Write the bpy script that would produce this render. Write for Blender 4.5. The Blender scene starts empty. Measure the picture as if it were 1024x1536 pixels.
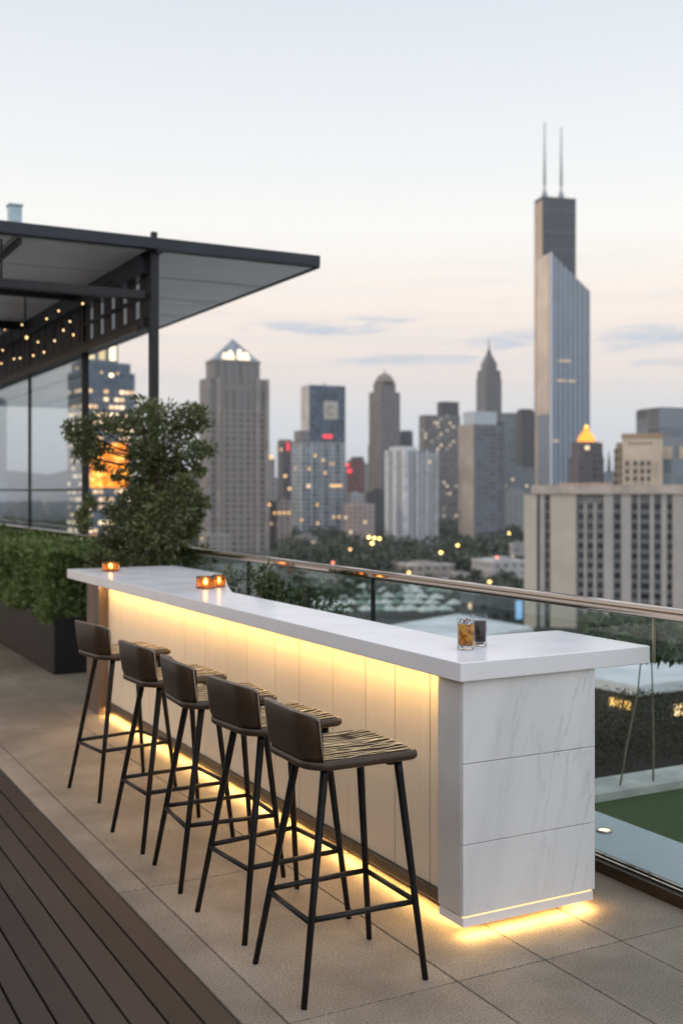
import bpy, math, random
import numpy as np
from mathutils import Vector, Matrix
R = math.radians
random.seed(7)
scene = bpy.context.scene
COL = scene.collection

# ------------------------------------------------------------------ camera frame (metres; +Y runs along the bar, +X towards the railing)
H = 1.79                       # eye height
F = 1685.0                     # focal length in photo pixels (photo is 1024 wide)
YAW = math.atan(907 / F)
FW = (math.sin(YAW), math.cos(YAW)); RT = (math.cos(YAW), -math.sin(YAW))
HOR = 735.0
GZ = -40.0                     # street level
def at(px, d, py=None, z=None):
    lat = (px - 512) / F * d
    zz = z if z is not None else H + (HOR - py) / F * d
    return Vector((d * FW[0] + lat * RT[0], d * FW[1] + lat * RT[1], zz))
def ground_d(py, z=GZ):
    return (H - z) * F / (py - HOR)

# ------------------------------------------------------------------ materials
def lin(c):
    return tuple(((v / 255) / 12.92 if v / 255 <= .04045 else ((v / 255 + .055) / 1.055) ** 2.4) for v in c)
def rgba(c): return (c[0], c[1], c[2], 1.0)
class NT:
    def __init__(s, name):
        s.m = bpy.data.materials.new(name); s.m.use_nodes = True
        s.t = s.m.node_tree; s.t.nodes.clear()
        s.out = s.t.nodes.new('ShaderNodeOutputMaterial')
    def n(s, typ, **kw):
        nd = s.t.nodes.new(typ)
        for k, v in kw.items(): setattr(nd, k, v)
        return nd
    def link(s, a, b): s.t.links.new(a, b)
    def val(s, sock, v):
        if hasattr(v, 'is_output') or isinstance(v, bpy.types.NodeSocket): s.link(v, sock)
        else: sock.default_value = v
    def math(s, op, a, b=0.0, clamp=False):
        nd = s.n('ShaderNodeMath', operation=op, use_clamp=clamp)
        s.val(nd.inputs[0], a); s.val(nd.inputs[1], b); return nd.outputs[0]
    def mix(s, f, a, b):
        nd = s.n('ShaderNodeMix', data_type='RGBA')
        s.val(nd.inputs['Factor'], f)
        s.val(nd.inputs[6], a if not isinstance(a, tuple) else rgba(a)); s.val(nd.inputs[7], b if not isinstance(b, tuple) else rgba(b))
        return nd.outputs[2]
    def noise(s, vec, scale, detail=3, rough=.55, out='Fac'):
        nd = s.n('ShaderNodeTexNoise'); nd.inputs['Scale'].default_value = scale
        nd.inputs['Detail'].default_value = detail; nd.inputs['Roughness'].default_value = rough
        if vec is not None: s.link(vec, nd.inputs['Vector'])
        return nd.outputs[out]
    def ramp(s, fac, stops):
        nd = s.n('ShaderNodeValToRGB'); e = nd.color_ramp.elements
        while len(e) < len(stops): e.new(.5)
        for k, (p, c) in enumerate(stops):
            e[k].position = p; e[k].color = rgba(c) if isinstance(c, tuple) else (c, c, c, 1)
        s.link(fac, nd.inputs[0]); return nd.outputs[0]
    def obj(s): return s.n('ShaderNodeTexCoord').outputs['Object']
    def mapping(s, vec, scale=(1, 1, 1), rot=(0, 0, 0), loc=(0, 0, 0)):
        nd = s.n('ShaderNodeMapping'); s.link(vec, nd.inputs[0])
        nd.inputs['Scale'].default_value = scale; nd.inputs['Rotation'].default_value = rot; nd.inputs['Location'].default_value = loc
        return nd.outputs[0]
    def bsdf(s, color, rough=.5, metal=0.0, **kw):
        p = s.n('ShaderNodeBsdfPrincipled')
        s.val(p.inputs['Base Color'], rgba(color) if isinstance(color, tuple) else color)
        s.val(p.inputs['Roughness'], rough); s.val(p.inputs['Metallic'], metal)
        for k, v in kw.items(): s.val(p.inputs[k.replace('_', ' ')], v)
        s.link(p.outputs[0], s.out.inputs[0]); s.p = p; return p
    def bump(s, h, strength=.3, dist=.01):
        b = s.n('ShaderNodeBump'); b.inputs['Strength'].default_value = strength; b.inputs['Distance'].default_value = dist
        s.link(h, b.inputs['Height']); s.link(b.outputs[0], s.p.inputs['Normal'])

def varied(name, c, rough=.6, metal=0., scale=3., amt=.25, bump=0., bscale=60., **kw):
    t = NT(name); o = t.obj()
    n = t.noise(o, scale, 5, .6)
    a = tuple(v * (1 - amt) for v in c); b = tuple(min(1, v * (1 + amt)) for v in c)
    col = t.ramp(n, [(.3, a), (.7, b)])
    rr = t.math('ADD', rough - .08, t.math('MULTIPLY', n, .16))
    t.bsdf(col, rr, metal, **kw)
    if bump: t.bump(t.noise(o, bscale, 4, .6), bump, .004)
    return t.m
def emit(name, c, strength, sample=True):
    t = NT(name); e = t.n('ShaderNodeEmission'); e.inputs[0].default_value = rgba(c); e.inputs[1].default_value = strength
    t.link(e.outputs[0], t.out.inputs[0])
    if not sample: t.m.cycles.emission_sampling = 'NONE'
    return t.m
def glass(name, tint=(.93, .96, .95), refl=1.0):
    t = NT(name)
    tr = t.n('ShaderNodeBsdfTransparent'); tr.inputs[0].default_value = rgba(tint)
    gl = t.n('ShaderNodeBsdfGlossy'); gl.inputs['Roughness'].default_value = .02
    fr = t.n('ShaderNodeFresnel'); g = t.n('ShaderNodeNewGeometry')
    t.link(t.math('SUBTRACT', 1.5, t.math('MULTIPLY', g.outputs['Backfacing'], 1.5 - 1 / 1.5)), fr.inputs[0])
    f = t.math('MULTIPLY', fr.outputs[0], refl, True)
    mx = t.n('ShaderNodeMixShader'); t.link(f, mx.inputs[0]); t.link(tr.outputs[0], mx.inputs[1]); t.link(gl.outputs[0], mx.inputs[2])
    t.link(mx.outputs[0], t.out.inputs[0]); return t.m

def facade(name, wall, pane, fl, bay, wx=.6, wz=.55, lit=.03, litcol=(1, .55, .2), strength=2.5, rough=.35, metal=0., wallrough=.75, z0=None, uoff=.0, stain=.15, seed=0., var=1.):
    """windows of a far facade as a grid over the wall, some of them lit"""
    t = NT(name); tc = t.n('ShaderNodeTexCoord')
    s = t.n('ShaderNodeSeparateXYZ'); t.link(tc.outputs['Object'], s.inputs[0])
    nn = t.n('ShaderNodeSeparateXYZ'); t.link(tc.outputs['Normal'], nn.inputs[0])
    side = t.math('GREATER_THAN', t.math('ABSOLUTE', nn.outputs[0]), .6)
    up = t.math('GREATER_THAN', t.math('ABSOLUTE', nn.outputs[2]), .6)
    u = t.math('ADD', t.math('MULTIPLY', s.outputs[0], t.math('SUBTRACT', 1, side)), t.math('MULTIPLY', s.outputs[1], side))
    u = t.math('ADD', u, 500 * bay + uoff * bay)
    ub = t.math('DIVIDE', u, bay); vb = t.math('DIVIDE', t.math('ADD', s.outputs[2], 100 * fl), fl)
    fu = t.math('FRACT', ub); fv = t.math('FRACT', vb)
    mu = t.math('LESS_THAN', t.math('ABSOLUTE', t.math('SUBTRACT', fu, .5)), wx / 2)
    mv = t.math('LESS_THAN', t.math('ABSOLUTE', t.math('SUBTRACT', fv, .5)), wz / 2)
    mask = t.math('MULTIPLY', t.math('MULTIPLY', mu, mv), t.math('SUBTRACT', 1, up))
    cv = t.n('ShaderNodeCombineXYZ')
    t.link(t.math('FLOOR', ub), cv.inputs[0]); t.link(t.math('FLOOR', vb), cv.inputs[1]); t.val(cv.inputs[2], t.math('ADD', side, seed + .37))
    wn = t.n('ShaderNodeTexWhiteNoise', noise_dimensions='3D'); t.link(cv.outputs[0], wn.inputs['Vector'])
    cs = t.n('ShaderNodeSeparateColor'); t.link(wn.outputs['Color'], cs.inputs[0])
    o = tc.outputs['Object']
    n1 = t.noise(t.mapping(o, (.05, .05, .02)), 1.0, 4)
    wcol = t.mix(t.math('MULTIPLY', n1, 1.0), tuple(v * (1 - stain) for v in wall), tuple(min(1, v * (1 + stain)) for v in wall))
    pcol = t.mix(cs.outputs[1], tuple(v * (1 - .45 * var) for v in pane), tuple(min(1, v * (1 + .5 * var)) for v in pane))
    col = t.mix(mask, wcol, pcol)
    rr = t.math('ADD', t.math('MULTIPLY', mask, rough - wallrough), wallrough)
    on = t.math('MULTIPLY', mask, t.math('GREATER_THAN', cs.outputs[0], 1 - lit))
    p = t.bsdf(col, rr, t.math('MULTIPLY', mask, metal))
    t.val(p.inputs['Emission Color'], t.mix(cs.outputs[2], litcol, (1, .8, .5)))
    t.link(t.math('MULTIPLY', on, t.math('MULTIPLY', t.math('ADD', cs.outputs[2], .4), strength)), p.inputs['Emission Strength'])
    t.m.cycles.emission_sampling = 'NONE'
    return t.m

# ------------------------------------------------------------------ mesh helpers
class MB:
    def __init__(s): s.v = []; s.f = []; s.sm = []
    def add(s, vs, fs, smooth=False):
        o = len(s.v); s.v += [tuple(p) for p in vs]; s.f += [tuple(i + o for i in f) for f in fs]; s.sm += [smooth] * len(fs); return s
    def box(s, x0, x1, y0, y1, z0, z1):
        x0, x1 = min(x0, x1), max(x0, x1); y0, y1 = min(y0, y1), max(y0, y1); z0, z1 = min(z0, z1), max(z0, z1)
        return s.add([(x0, y0, z0), (x1, y0, z0), (x1, y1, z0), (x0, y1, z0), (x0, y0, z1), (x1, y0, z1), (x1, y1, z1), (x0, y1, z1)],
              [(0, 3, 2, 1), (4, 5, 6, 7), (0, 1, 5, 4), (1, 2, 6, 5), (2, 3, 7, 6), (3, 0, 4, 7)])
    def prism(s, poly, z0, z1):
        n = len(poly)
        return s.add([(x, y, z0) for x, y in poly] + [(x, y, z1) for x, y in poly],
              [tuple(range(n - 1, -1, -1)), tuple(range(n, 2 * n))] + [(i, (i + 1) % n, n + (i + 1) % n, n + i) for i in range(n)])
    def frustum(s, a, b):
        """a, b: (x0,x1,y0,y1,z) lower and upper rectangle"""
        c = lambda q: [(q[0], q[2], q[4]), (q[1], q[2], q[4]), (q[1], q[3], q[4]), (q[0], q[3], q[4])]
        return s.add(c(a) + c(b), [(0, 3, 2, 1), (4, 5, 6, 7), (0, 1, 5, 4), (1, 2, 6, 5), (2, 3, 7, 6), (3, 0, 4, 7)])
    def tube(s, pts, r, n=12, cap=True, closed=False, flat=1.0):
        pts = [Vector(p) for p in pts]; rs = r if isinstance(r, (list, tuple)) else [r] * len(pts)
        m = len(pts); vs = []; up = None
        for i, p in enumerate(pts):
            if closed: d = pts[(i + 1) % m] - pts[i - 1]
            else: d = pts[min(i + 1, m - 1)] - pts[max(i - 1, 0)]
            d.normalize()
            if up is None: up = Vector((0, 0, 1)) if abs(d.z) < .9 else Vector((1, 0, 0))
            a = d.cross(up).normalized(); b = a.cross(d).normalized(); up = b
            for k in range(n):
                an = 2 * math.pi * k / n
                vs.append(p + a * (rs[i] * math.cos(an)) + b * (rs[i] * flat * math.sin(an)))
        fs = []
        for i in range(m if closed else m - 1):
            j = (i + 1) % m
            for k in range(n): fs.append((i * n + k, i * n + (k + 1) % n, j * n + (k + 1) % n, j * n + k))
        if cap and not closed: fs += [tuple(range(n - 1, -1, -1)), tuple(range((m - 1) * n, m * n))]
        return s.add(vs, fs, True)
    def lathe(s, prof, c=(0, 0, 0), n=32, squash=None):
        vs = []; m = len(prof)
        for r, z in prof:
            for k in range(n):
                a = 2 * math.pi * k / n; vs.append((c[0] + r * math.cos(a), c[1] + r * math.sin(a), c[2] + z))
        fs = [(i * n + k, i * n + (k + 1) % n, (i + 1) * n + (k + 1) % n, (i + 1) * n + k) for i in range(m - 1) for k in range(n)]
        if prof[0][0] > 1e-6: fs.append(tuple(range(n - 1, -1, -1)))
        if prof[-1][0] > 1e-6: fs.append(tuple(range((m - 1) * n, m * n)))
        return s.add(vs, fs, True)
    def sphere(s, c, r, n=12, sz=1.0):
        prof = [(max(1e-7, r * math.sin(math.pi * i / 8)), -r * sz * math.cos(math.pi * i / 8)) for i in range(9)]
        return s.lathe(prof, c, n)
    def build(s, name, mat, parent=None, bevel=0., seg=2, local=False, angle=40):
        me = bpy.data.meshes.new(name)
        off = Vector((0, 0, 0))
        if parent is not None and not local:
            off = world_loc(parent)
        me.from_pydata([(p[0] - off.x, p[1] - off.y, p[2] - off.z) for p in s.v], [], s.f)
        me.polygons.foreach_set('use_smooth', s.sm)
        me.materials.append(mat); me.update()
        o = bpy.data.objects.new(name, me); COL.objects.link(o)
        if parent is not None: o.parent = parent
        if bevel:
            b = o.modifiers.new('bevel', 'BEVEL'); b.width = bevel; b.segments = seg; b.limit_method = 'ANGLE'; b.angle_limit = R(angle)
        return o
def world_loc(o):
    v = Vector((0, 0, 0))
    while o is not None: v = v + Vector(o.location); o = o.parent
    return v
def tag(o, label=None, cat=None, group=None, kind=None):
    if label: o['label'] = label
    if cat: o['category'] = cat
    if group: o['group'] = group
    if kind: o['kind'] = kind
    return o
def thing(name, label, cat, loc=(0, 0, 0), rz=0., group=None):
    o = bpy.data.objects.new(name, None); COL.objects.link(o)
    o.location = loc; o.rotation_euler = (0, 0, rz); o.empty_display_size = .2
    return tag(o, label, cat, group)
def struct(o): o['kind'] = 'structure'; return o

def leaf_mesh(name, blobs, size, mat, parent=None, seed=1, shell=.55, upb=.35, aspect=.45, taper=0):
    """many small folded leaves spread through ellipsoids: blobs = (centre, (rx,ry,rz), count)"""
    rg = np.random.default_rng(seed); P = []; Nn = []
    for c, r, n in blobs:
        u = rg.normal(size=(n, 3)); u /= np.linalg.norm(u, axis=1)[:, None]
        rad = shell + (1 - shell) * rg.random(n) ** .7
        rad *= 1 + .16 * np.sin(u[:, 0] * 7 + c[0] * 9) * np.cos(u[:, 2] * 6 + c[1] * 5) + rg.normal(size=n) * .05
        P.append(np.array(c)[None, :] + u * rad[:, None] * np.array(r)[None, :]); Nn.append(u)
    return leaf_points(name, np.concatenate(P), np.concatenate(Nn), size, mat, parent, rg, upb, aspect)
def leaf_points(name, P, Nn, size, mat, parent, rg, upb=.35, aspect=.45):
    n = len(P)
    d = Nn * .6 + rg.normal(size=(n, 3)) * .7 + np.array([0, 0, upb]); d /= np.linalg.norm(d, axis=1)[:, None]
    w = np.cross(d, rg.normal(size=(n, 3))); w /= np.linalg.norm(w, axis=1)[:, None]
    k = np.cross(d, w)
    L = size * (.6 + .8 * rg.random(n))[:, None]; W = L * aspect
    v0 = P; v2 = P + d * L + k * L * .12; v1 = P + d * L * .45 + w * W * .5 + k * L * .12; v3 = P + d * L * .45 - w * W * .5 + k * L * .12
    V = np.stack([v0, v1, v2, v3], 1).reshape(-1, 3)
    if parent is not None: V = V - np.array(world_loc(parent))[None, :]
    i = np.arange(n)[:, None] * 4
    T = np.concatenate([i + np.array([[0, 1, 2]]), i + np.array([[0, 2, 3]])], 1).reshape(-1)
    me = bpy.data.meshes.new(name); me.vertices.add(4 * n); me.vertices.foreach_set('co', V.astype(np.float32).ravel())
    me.loops.add(6 * n); me.loops.foreach_set('vertex_index', T.astype(np.int32))
    me.polygons.add(2 * n); me.polygons.foreach_set('loop_start', np.arange(0, 6 * n, 3, dtype=np.int32))
    me.materials.append(mat); me.update(calc_edges=True); me.validate()
    o = bpy.data.objects.new(name, me); COL.objects.link(o)
    if parent is not None: o.parent = parent
    return o
def leaf_mat(name, c1, c2, scale=2.0, transl=.25):
    t = NT(name); g = t.n('ShaderNodeNewGeometry')
    n = t.noise(t.obj(), scale, 3)
    f = t.math('ADD', t.math('MULTIPLY', g.outputs['Random Per Island'], .6), t.math('MULTIPLY', t.math('SUBTRACT', n, .3), .9), True)
    col = t.mix(f, c1, c2)
    p = t.n('ShaderNodeBsdfPrincipled'); t.link(col, p.inputs['Base Color']); p.inputs['Roughness'].default_value = .38
    tl = t.n('ShaderNodeBsdfTranslucent'); t.link(col, tl.inputs[0])
    mx = t.n('ShaderNodeMixShader'); mx.inputs[0].default_value = transl
    t.link(p.outputs[0], mx.inputs[1]); t.link(tl.outputs[0], mx.inputs[2]); t.link(mx.outputs[0], t.out.inputs[0])
    return t.m

# ------------------------------------------------------------------ world, sun, camera
SUN_DIR = Vector((-.93, .36, .09)).normalized()     # towards the sun
def make_world():
    w = bpy.data.worlds.new('World'); scene.world = w; w.use_nodes = True
    class W(NT):
        def __init__(s): s.t = w.node_tree; s.t.nodes.clear(); s.out = s.t.nodes.new('ShaderNodeOutputWorld')
    t = W()
    d = t.n('ShaderNodeTexCoord').outputs['Generated']
    s = t.n('ShaderNodeSeparateXYZ'); t.link(d, s.inputs[0])
    z = t.math('ADD', t.math('MULTIPLY', s.outputs[2], 1.6), .1)
    def P(e): return .1 + 1.6 * e
    base = t.ramp(t.math('MULTIPLY', z, .55), [(P(-.06) * .55, lin((140, 146, 160))), (P(.0) * .55, lin((182, 192, 208))), (P(.06) * .55, lin((200, 205, 216))),
        (P(.105) * .55, lin((228, 212, 209))), (P(.16) * .55, lin((244, 227, 216))), (P(.225) * .55, lin((243, 239, 234))),
        (P(.30) * .55, lin((231, 232, 233))), (P(.40) * .55, lin((217, 220, 226))), (P(.75) * .55, lin((216, 220, 228))), (P(1.0) * .55, lin((212, 220, 236)))])
    # warm western glow low on the left
    dt = t.n('ShaderNodeVectorMath', operation='DOT_PRODUCT'); t.link(d, dt.inputs[0]); dt.inputs[1].default_value = SUN_DIR
    glow = t.math('MULTIPLY', t.math('POWER', t.math('MAXIMUM', dt.outputs['Value'], 0), 3.0), t.math('SUBTRACT', 1, t.math('MULTIPLY', t.math('ABSOLUTE', t.math('SUBTRACT', s.outputs[2], .12)), 4.0), True))
    base = t.mix(t.math('MULTIPLY', glow, .5), base, lin((255, 214, 178)))
    # thin flat clouds low in the sky: azimuth / elevation bands broken up by noise
    az = t.math('SUBTRACT', t.math('ARCTAN2', s.outputs[0], s.outputs[1]), YAW)
    cvec = t.n('ShaderNodeCombineXYZ'); t.link(az, cvec.inputs[0]); t.link(t.math('MULTIPLY', s.outputs[2], 7.0), cvec.inputs[1])
    n1 = t.noise(cvec.outputs[0], 16, 6, .62)
    n2 = t.noise(cvec.outputs[0], 48, 4, .6)
    nz = t.math('ADD', t.math('MULTIPLY', n1, .7), t.math('MULTIPLY', n2, .3))
    sv = t.n('ShaderNodeCombineXYZ'); t.link(az, sv.inputs[0]); t.link(t.math('MULTIPLY', s.outputs[2], 22.0), sv.inputs[1])
    sn = t.noise(sv.outputs[0], 3.2, 6, .62)
    low = t.math('SUBTRACT', 1, t.math('MULTIPLY', t.math('ABSOLUTE', t.math('SUBTRACT', s.outputs[2], .12)), 9.0), True)
    base = t.mix(t.math('MULTIPLY', t.math('MULTIPLY', t.math('SUBTRACT', sn, .46, True), 1.9, True), low), base, lin((196, 199, 211)))
    tot = None
    for px, py, rx, ry, st in [(470, 494, 150, 15, .85), (560, 484, 90, 10, .7), (610, 541, 150, 11, 1.0), (735, 516, 100, 18, .7), (800, 505, 120, 18, .6), (960, 508, 150, 24, .95), (1020, 546, 100, 12, .85), (650, 488, 50, 8, .5), (880, 580, 240, 14, .3), (300, 470, 160, 10, .3), (700, 455, 260, 9, .22)]:
        a0 = math.atan((px - 512) / F); e0 = (HOR - py) / math.hypot(F, px - 512)
        da = t.math('DIVIDE', t.math('SUBTRACT', az, a0), rx / F); de = t.math('DIVIDE', t.math('SUBTRACT', s.outputs[2], e0), ry / F)
        q = t.math('SUBTRACT', 1, t.math('ADD', t.math('MULTIPLY', da, da), t.math('MULTIPLY', de, de)), True)
        q = t.math('MULTIPLY', q, st)
        tot = q if tot is None else t.math('MAXIMUM', tot, q)
    cl = t.math('MULTIPLY', t.math('SUBTRACT', t.math('ADD', tot, t.math('MULTIPLY', t.math('SUBTRACT', nz, .5), 4.2)), .25), 1.1, True)
    cl = t.math('MULTIPLY', cl, t.math('MULTIPLY', tot, 2.5, True))
    base = t.mix(t.math('MULTIPLY', cl, .95), base, lin((182, 187, 203)))
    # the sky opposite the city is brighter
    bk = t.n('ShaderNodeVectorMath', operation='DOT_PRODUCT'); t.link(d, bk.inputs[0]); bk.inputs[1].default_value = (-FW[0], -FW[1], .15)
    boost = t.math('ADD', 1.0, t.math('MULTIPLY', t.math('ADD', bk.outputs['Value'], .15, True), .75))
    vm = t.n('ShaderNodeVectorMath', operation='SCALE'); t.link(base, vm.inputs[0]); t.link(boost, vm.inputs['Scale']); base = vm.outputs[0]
    bg = t.n('ShaderNodeBackground'); t.link(base, bg.inputs[0]); bg.inputs[1].default_value = 1.0
    sky = t.n('ShaderNodeTexSky', sky_type='NISHITA'); sky.sun_disc = False
    sky.sun_elevation = math.asin(SUN_DIR.z); sky.sun_rotation = math.atan2(SUN_DIR.x, SUN_DIR.y)
    b2 = t.n('ShaderNodeBackground'); t.link(sky.outputs[0], b2.inputs[0]); b2.inputs[1].default_value = .05
    ad = t.n('ShaderNodeAddShader'); t.link(bg.outputs[0], ad.inputs[0]); t.link(b2.outputs[0], ad.inputs[1])
    t.link(ad.outputs[0], t.out.inputs[0])
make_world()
sl = bpy.data.lights.new('sun', 'SUN'); sl.energy = .55; sl.angle = R(14); sl.color = (1, .78, .58)
so = bpy.data.objects.new('sun', sl); COL.objects.link(so); so.rotation_euler = SUN_DIR.to_track_quat('Z', 'Y').to_euler()

cam = bpy.data.cameras.new('camera'); co = bpy.data.objects.new('camera', cam); COL.objects.link(co); scene.camera = co
co.location = (0, 0, H); co.rotation_euler = (R(90), 0, -YAW)
cam.sensor_fit = 'HORIZONTAL'; cam.sensor_width = 24; cam.lens = F / 1024 * 24
cam.shift_y = -(768 - HOR) / 1024
cam.clip_start = .05; cam.clip_end = 20000
cam.dof.use_dof = True; cam.dof.focus_distance = 4.4; cam.dof.aperture_fstop = 2.3
scene.view_settings.view_transform = 'Standard'; scene.view_settings.look = 'None'; scene.view_settings.exposure = 0.09; scene.view_settings.gamma = 1
scene.cycles.use_denoising = True
scene.cycles.sample_clamp_indirect = 4.0
scene.cycles.max_bounces = 8; scene.cycles.transparent_max_bounces = 24
scene.cycles.caustics_reflective = False; scene.cycles.caustics_refractive = False

# ------------------------------------------------------------------ shared materials
M = {}
def concrete():
    t = NT('paver_concrete'); o = t.obj()
    n1 = t.noise(o, 1.6, 5, .6); n2 = t.noise(o, 130, 3, .7); n3 = t.noise(o, 420, 2, .6)
    c = t.ramp(n1, [(.3, (.265, .215, .163)), (.7, (.36, .298, .232))])
    g = t.ramp(n2, [(.34, .34), (.5, 1.0), (.66, 1.42)])
    g2 = t.ramp(n3, [(.3, .72), (.6, 1.12)])
    mm = t.n('ShaderNodeMix', data_type='RGBA', blend_type='MULTIPLY'); mm.inputs[0].default_value = .8; t.link(c, mm.inputs[6]); t.link(g, mm.inputs[7])
    m2 = t.n('ShaderNodeMix', data_type='RGBA', blend_type='MULTIPLY'); m2.inputs[0].default_value = .8; t.link(mm.outputs[2], m2.inputs[6]); t.link(g2, m2.inputs[7])
    st = t.ramp(t.noise(o, .8, 4, .7), [(.40, .76), (.62, 1.02)])
    m3 = t.n('ShaderNodeMix', data_type='RGBA', blend_type='MULTIPLY'); m3.inputs[0].default_value = 1; t.link(m2.outputs[2], m3.inputs[6]); t.link(st, m3.inputs[7])
    ri = t.n('ShaderNodeNewGeometry').outputs['Random Per Island']
    tv = t.ramp(ri, [(0., .88), (1., 1.08)])
    m4 = t.n('ShaderNodeMix', data_type='RGBA', blend_type='MULTIPLY'); m4.inputs[0].default_value = 1; t.link(m3.outputs[2], m4.inputs[6]); t.link(tv, m4.inputs[7])
    t.bsdf(m4.outputs[2], .6); t.bump(t.math('ADD', n2, t.math('MULTIPLY', n3, .5)), .8, .004); return t.m
M['floor'] = concrete()
def deckwood():
    t = NT('deck_wood'); o = t.obj(); g = t.n('ShaderNodeNewGeometry')
    st = t.noise(t.mapping(o, (38, 1.2, 38)), 1.0, 5, .6)
    st2 = t.noise(t.mapping(o, (160, 5, 160)), 1.0, 3, .6)
    rnd = g.outputs['Random Per Island']
    c = t.mix(rnd, (.026, .0175, .0135), (.070, .049, .038))
    c2 = t.mix(st, tuple(v for v in (.026, .018, .0145)), (.066, .048, .040))
    col = t.mix(.42, c, c2)
    wear = t.ramp(t.noise(t.mapping(o, (3, .6, 3)), 1.0, 4), [(.45, 0.), (.7, 1.)])
    col = t.mix(t.math('MULTIPLY', wear, .25), col, (.085, .065, .053))
    t.bsdf(col, t.math('ADD', .44, t.math('MULTIPLY', st, .22)), Specular_IOR_Level=.30); t.bump(st2, .25, .003); return t.m
M['deck'] = deckwood()
M['pale_stone'] = varied('pale_stone', (.52, .50, .47), .6, scale=2)
M['joint'] = varied('joint_dark', (.02, .018, .016), .9)
M['white'] = varied('solid_surface_white', (.87, .86, .88), .22, scale=3, amt=.03)
def panelmat():
    t = NT('painted_wood_panel'); o = t.obj()
    gr = t.noise(t.mapping(o, (1, 26, .9)), 1.0, 4, .6); g2 = t.noise(t.mapping(o, (1, 3.0, .8)), 1.0, 3)
    c = t.mix(gr, (.68, .60, .485), (.77, .69, .57)); c = t.mix(t.math('MULTIPLY', g2, .5), c, (.63, .55, .44))
    t.bsdf(c, .5); t.bump(gr, .08, .002); return t.m
M['panel'] = panelmat()
def marble():
    t = NT('white_marble'); o = t.obj()
    w = t.mapping(o, (1, 1, 1), (0, R(-14), 0))
    nd = t.noise(w, 2.2, 6, .65, 'Color')
    dv = t.n('ShaderNodeVectorMath', operation='SCALE'); t.link(nd, dv.inputs[0]); dv.inputs['Scale'].default_value = .5
    ad = t.n('ShaderNodeVectorMath', operation='ADD'); t.link(t.mapping(w, (8.5, 3, 1.2)), ad.inputs[0]); t.link(dv.outputs[0], ad.inputs[1])
    v = t.noise(ad.outputs[0], 1.3, 6, .6)
    line = t.math('ABSOLUTE', t.math('SUBTRACT', v, .5))
    vein = t.ramp(line, [(0., 1.0), (.008, .45), (.03, .0)])
    gate = t.ramp(t.noise(t.mapping(w, (2.5, 2, .8), loc=(3, 1, 2)), 1.6, 3), [(.42, .05), (.62, 1.0)])
    big = t.ramp(t.noise(t.mapping(w, (5, 3, .9), loc=(1, 5, 0)), 1.0, 5, .6), [(.35, 0.), (.75, 1.)])
    c = t.mix(big, (.82, .81, .81), (.70, .695, .70))
    c = t.mix(t.math('MULTIPLY', t.math('MULTIPLY', vein, gate), .48), c, (.42, .42, .44))
    t.bsdf(c, .3); return t.m
M['marble'] = marble()
M['offwhite'] = varied('off_white_panel', (.62, .60, .585), .4, scale=4, amt=.05)
M['dark'] = varied('dark_skirting', (.035, .030, .027), .45)
M['bronze'] = varied('bronze_channel', (.06, .042, .028), .4, metal=.5, scale=6)
M['brownpost'] = varied('brown_cladding', (.12, .085, .062), .5, scale=5)
M['steel'] = varied('polished_steel', (.47, .395, .335), .07, metal=1.0, scale=2, amt=.03)
M['charcoal'] = varied('charcoal_metal', (.022, .023, .026), .45, scale=5, Specular_IOR_Level=.3)
M['fascia'] = varied('fascia_paint', (.032, .039, .052), .45, scale=3, Specular_IOR_Level=.3)
M['soffit'] = varied('soffit_panel', (.80, .775, .785), .36, scale=1.2, amt=.08)
M['slat'] = varied('slat_paint', (.030, .030, .034), .5, scale=4, Specular_IOR_Level=.3)
M['planter'] = varied('planter_fibre', (.024, .021, .020), .55, scale=2.5, amt=.2, bump=.1, Specular_IOR_Level=.2)
M['soil'] = varied('soil', (.03, .022, .016), .95, scale=20, bump=.5)
M['led'] = emit('warm_led', (1.0, .60, .22), 60)
M['ledgap'] = emit('warm_led_gap', (1.0, .66, .26), 1.9)
M['ledplinth'] = emit('warm_led_plinth', (1.0, .57, .18), 80)
M['ledfloor'] = emit('warm_led_floor', (1.0, .58, .19), 78)
M['bulb'] = emit('string_bulb', (1.0, .62, .28), 3.0, False)
M['glass'] = glass('railing_glass', (.90, .945, .93))
M['wallglass'] = glass('wind_screen_glass', (.84, .88, .90), 1.0)
M['leather'] = varied('stool_shell', (.058, .037, .023), .33, scale=12, amt=.22, bump=.06, Specular_IOR_Level=.35)
M['rim'] = varied('stool_rim', (.30, .24, .19), .35, scale=20)
M['legmetal'] = varied('black_steel', (.012, .011, .011), .36, Specular_IOR_Level=.3, metal=.0, scale=20, amt=.3)
M['cane'] = varied('cane_strand', (.78, .57, .32), .45, scale=30, amt=.3)
M['canebase'] = varied('cane_dark_web', (.040, .026, .015), .85, scale=30, Specular_IOR_Level=.1)  # dark brown matte sheet under the woven strands
M['leaf_tree'] = leaf_mat('tree_leaf', (.058, .076, .027), (.180, .205, .078), 5)
M['leaf_hedge'] = leaf_mat('hedge_leaf', (.085, .13, .036), (.25, .33, .105), 4)
M['leaf_bush'] = leaf_mat('bush_leaf', (.045, .066, .03), (.115, .15, .065), 5)
M['leaf_lawnhedge'] = leaf_mat('low_hedge_leaf', (.040, .038, .018), (.058, .051, .023), 3)
M['leaf_far'] = leaf_mat('park_leaf', (.030, .045, .030), (.065, .085, .050), .05, .1)
M['leaf_park'] = leaf_mat('street_tree_leaf', (.07, .09, .035), (.17, .19, .08), .15, .15)
M['bark'] = varied('bark', (.075, .055, .040), .9, scale=18, amt=.4, bump=.5)
M['bark_pale'] = varied('pale_bark', (.20, .17, .12), .85, scale=18, amt=.3, bump=.4)

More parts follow.
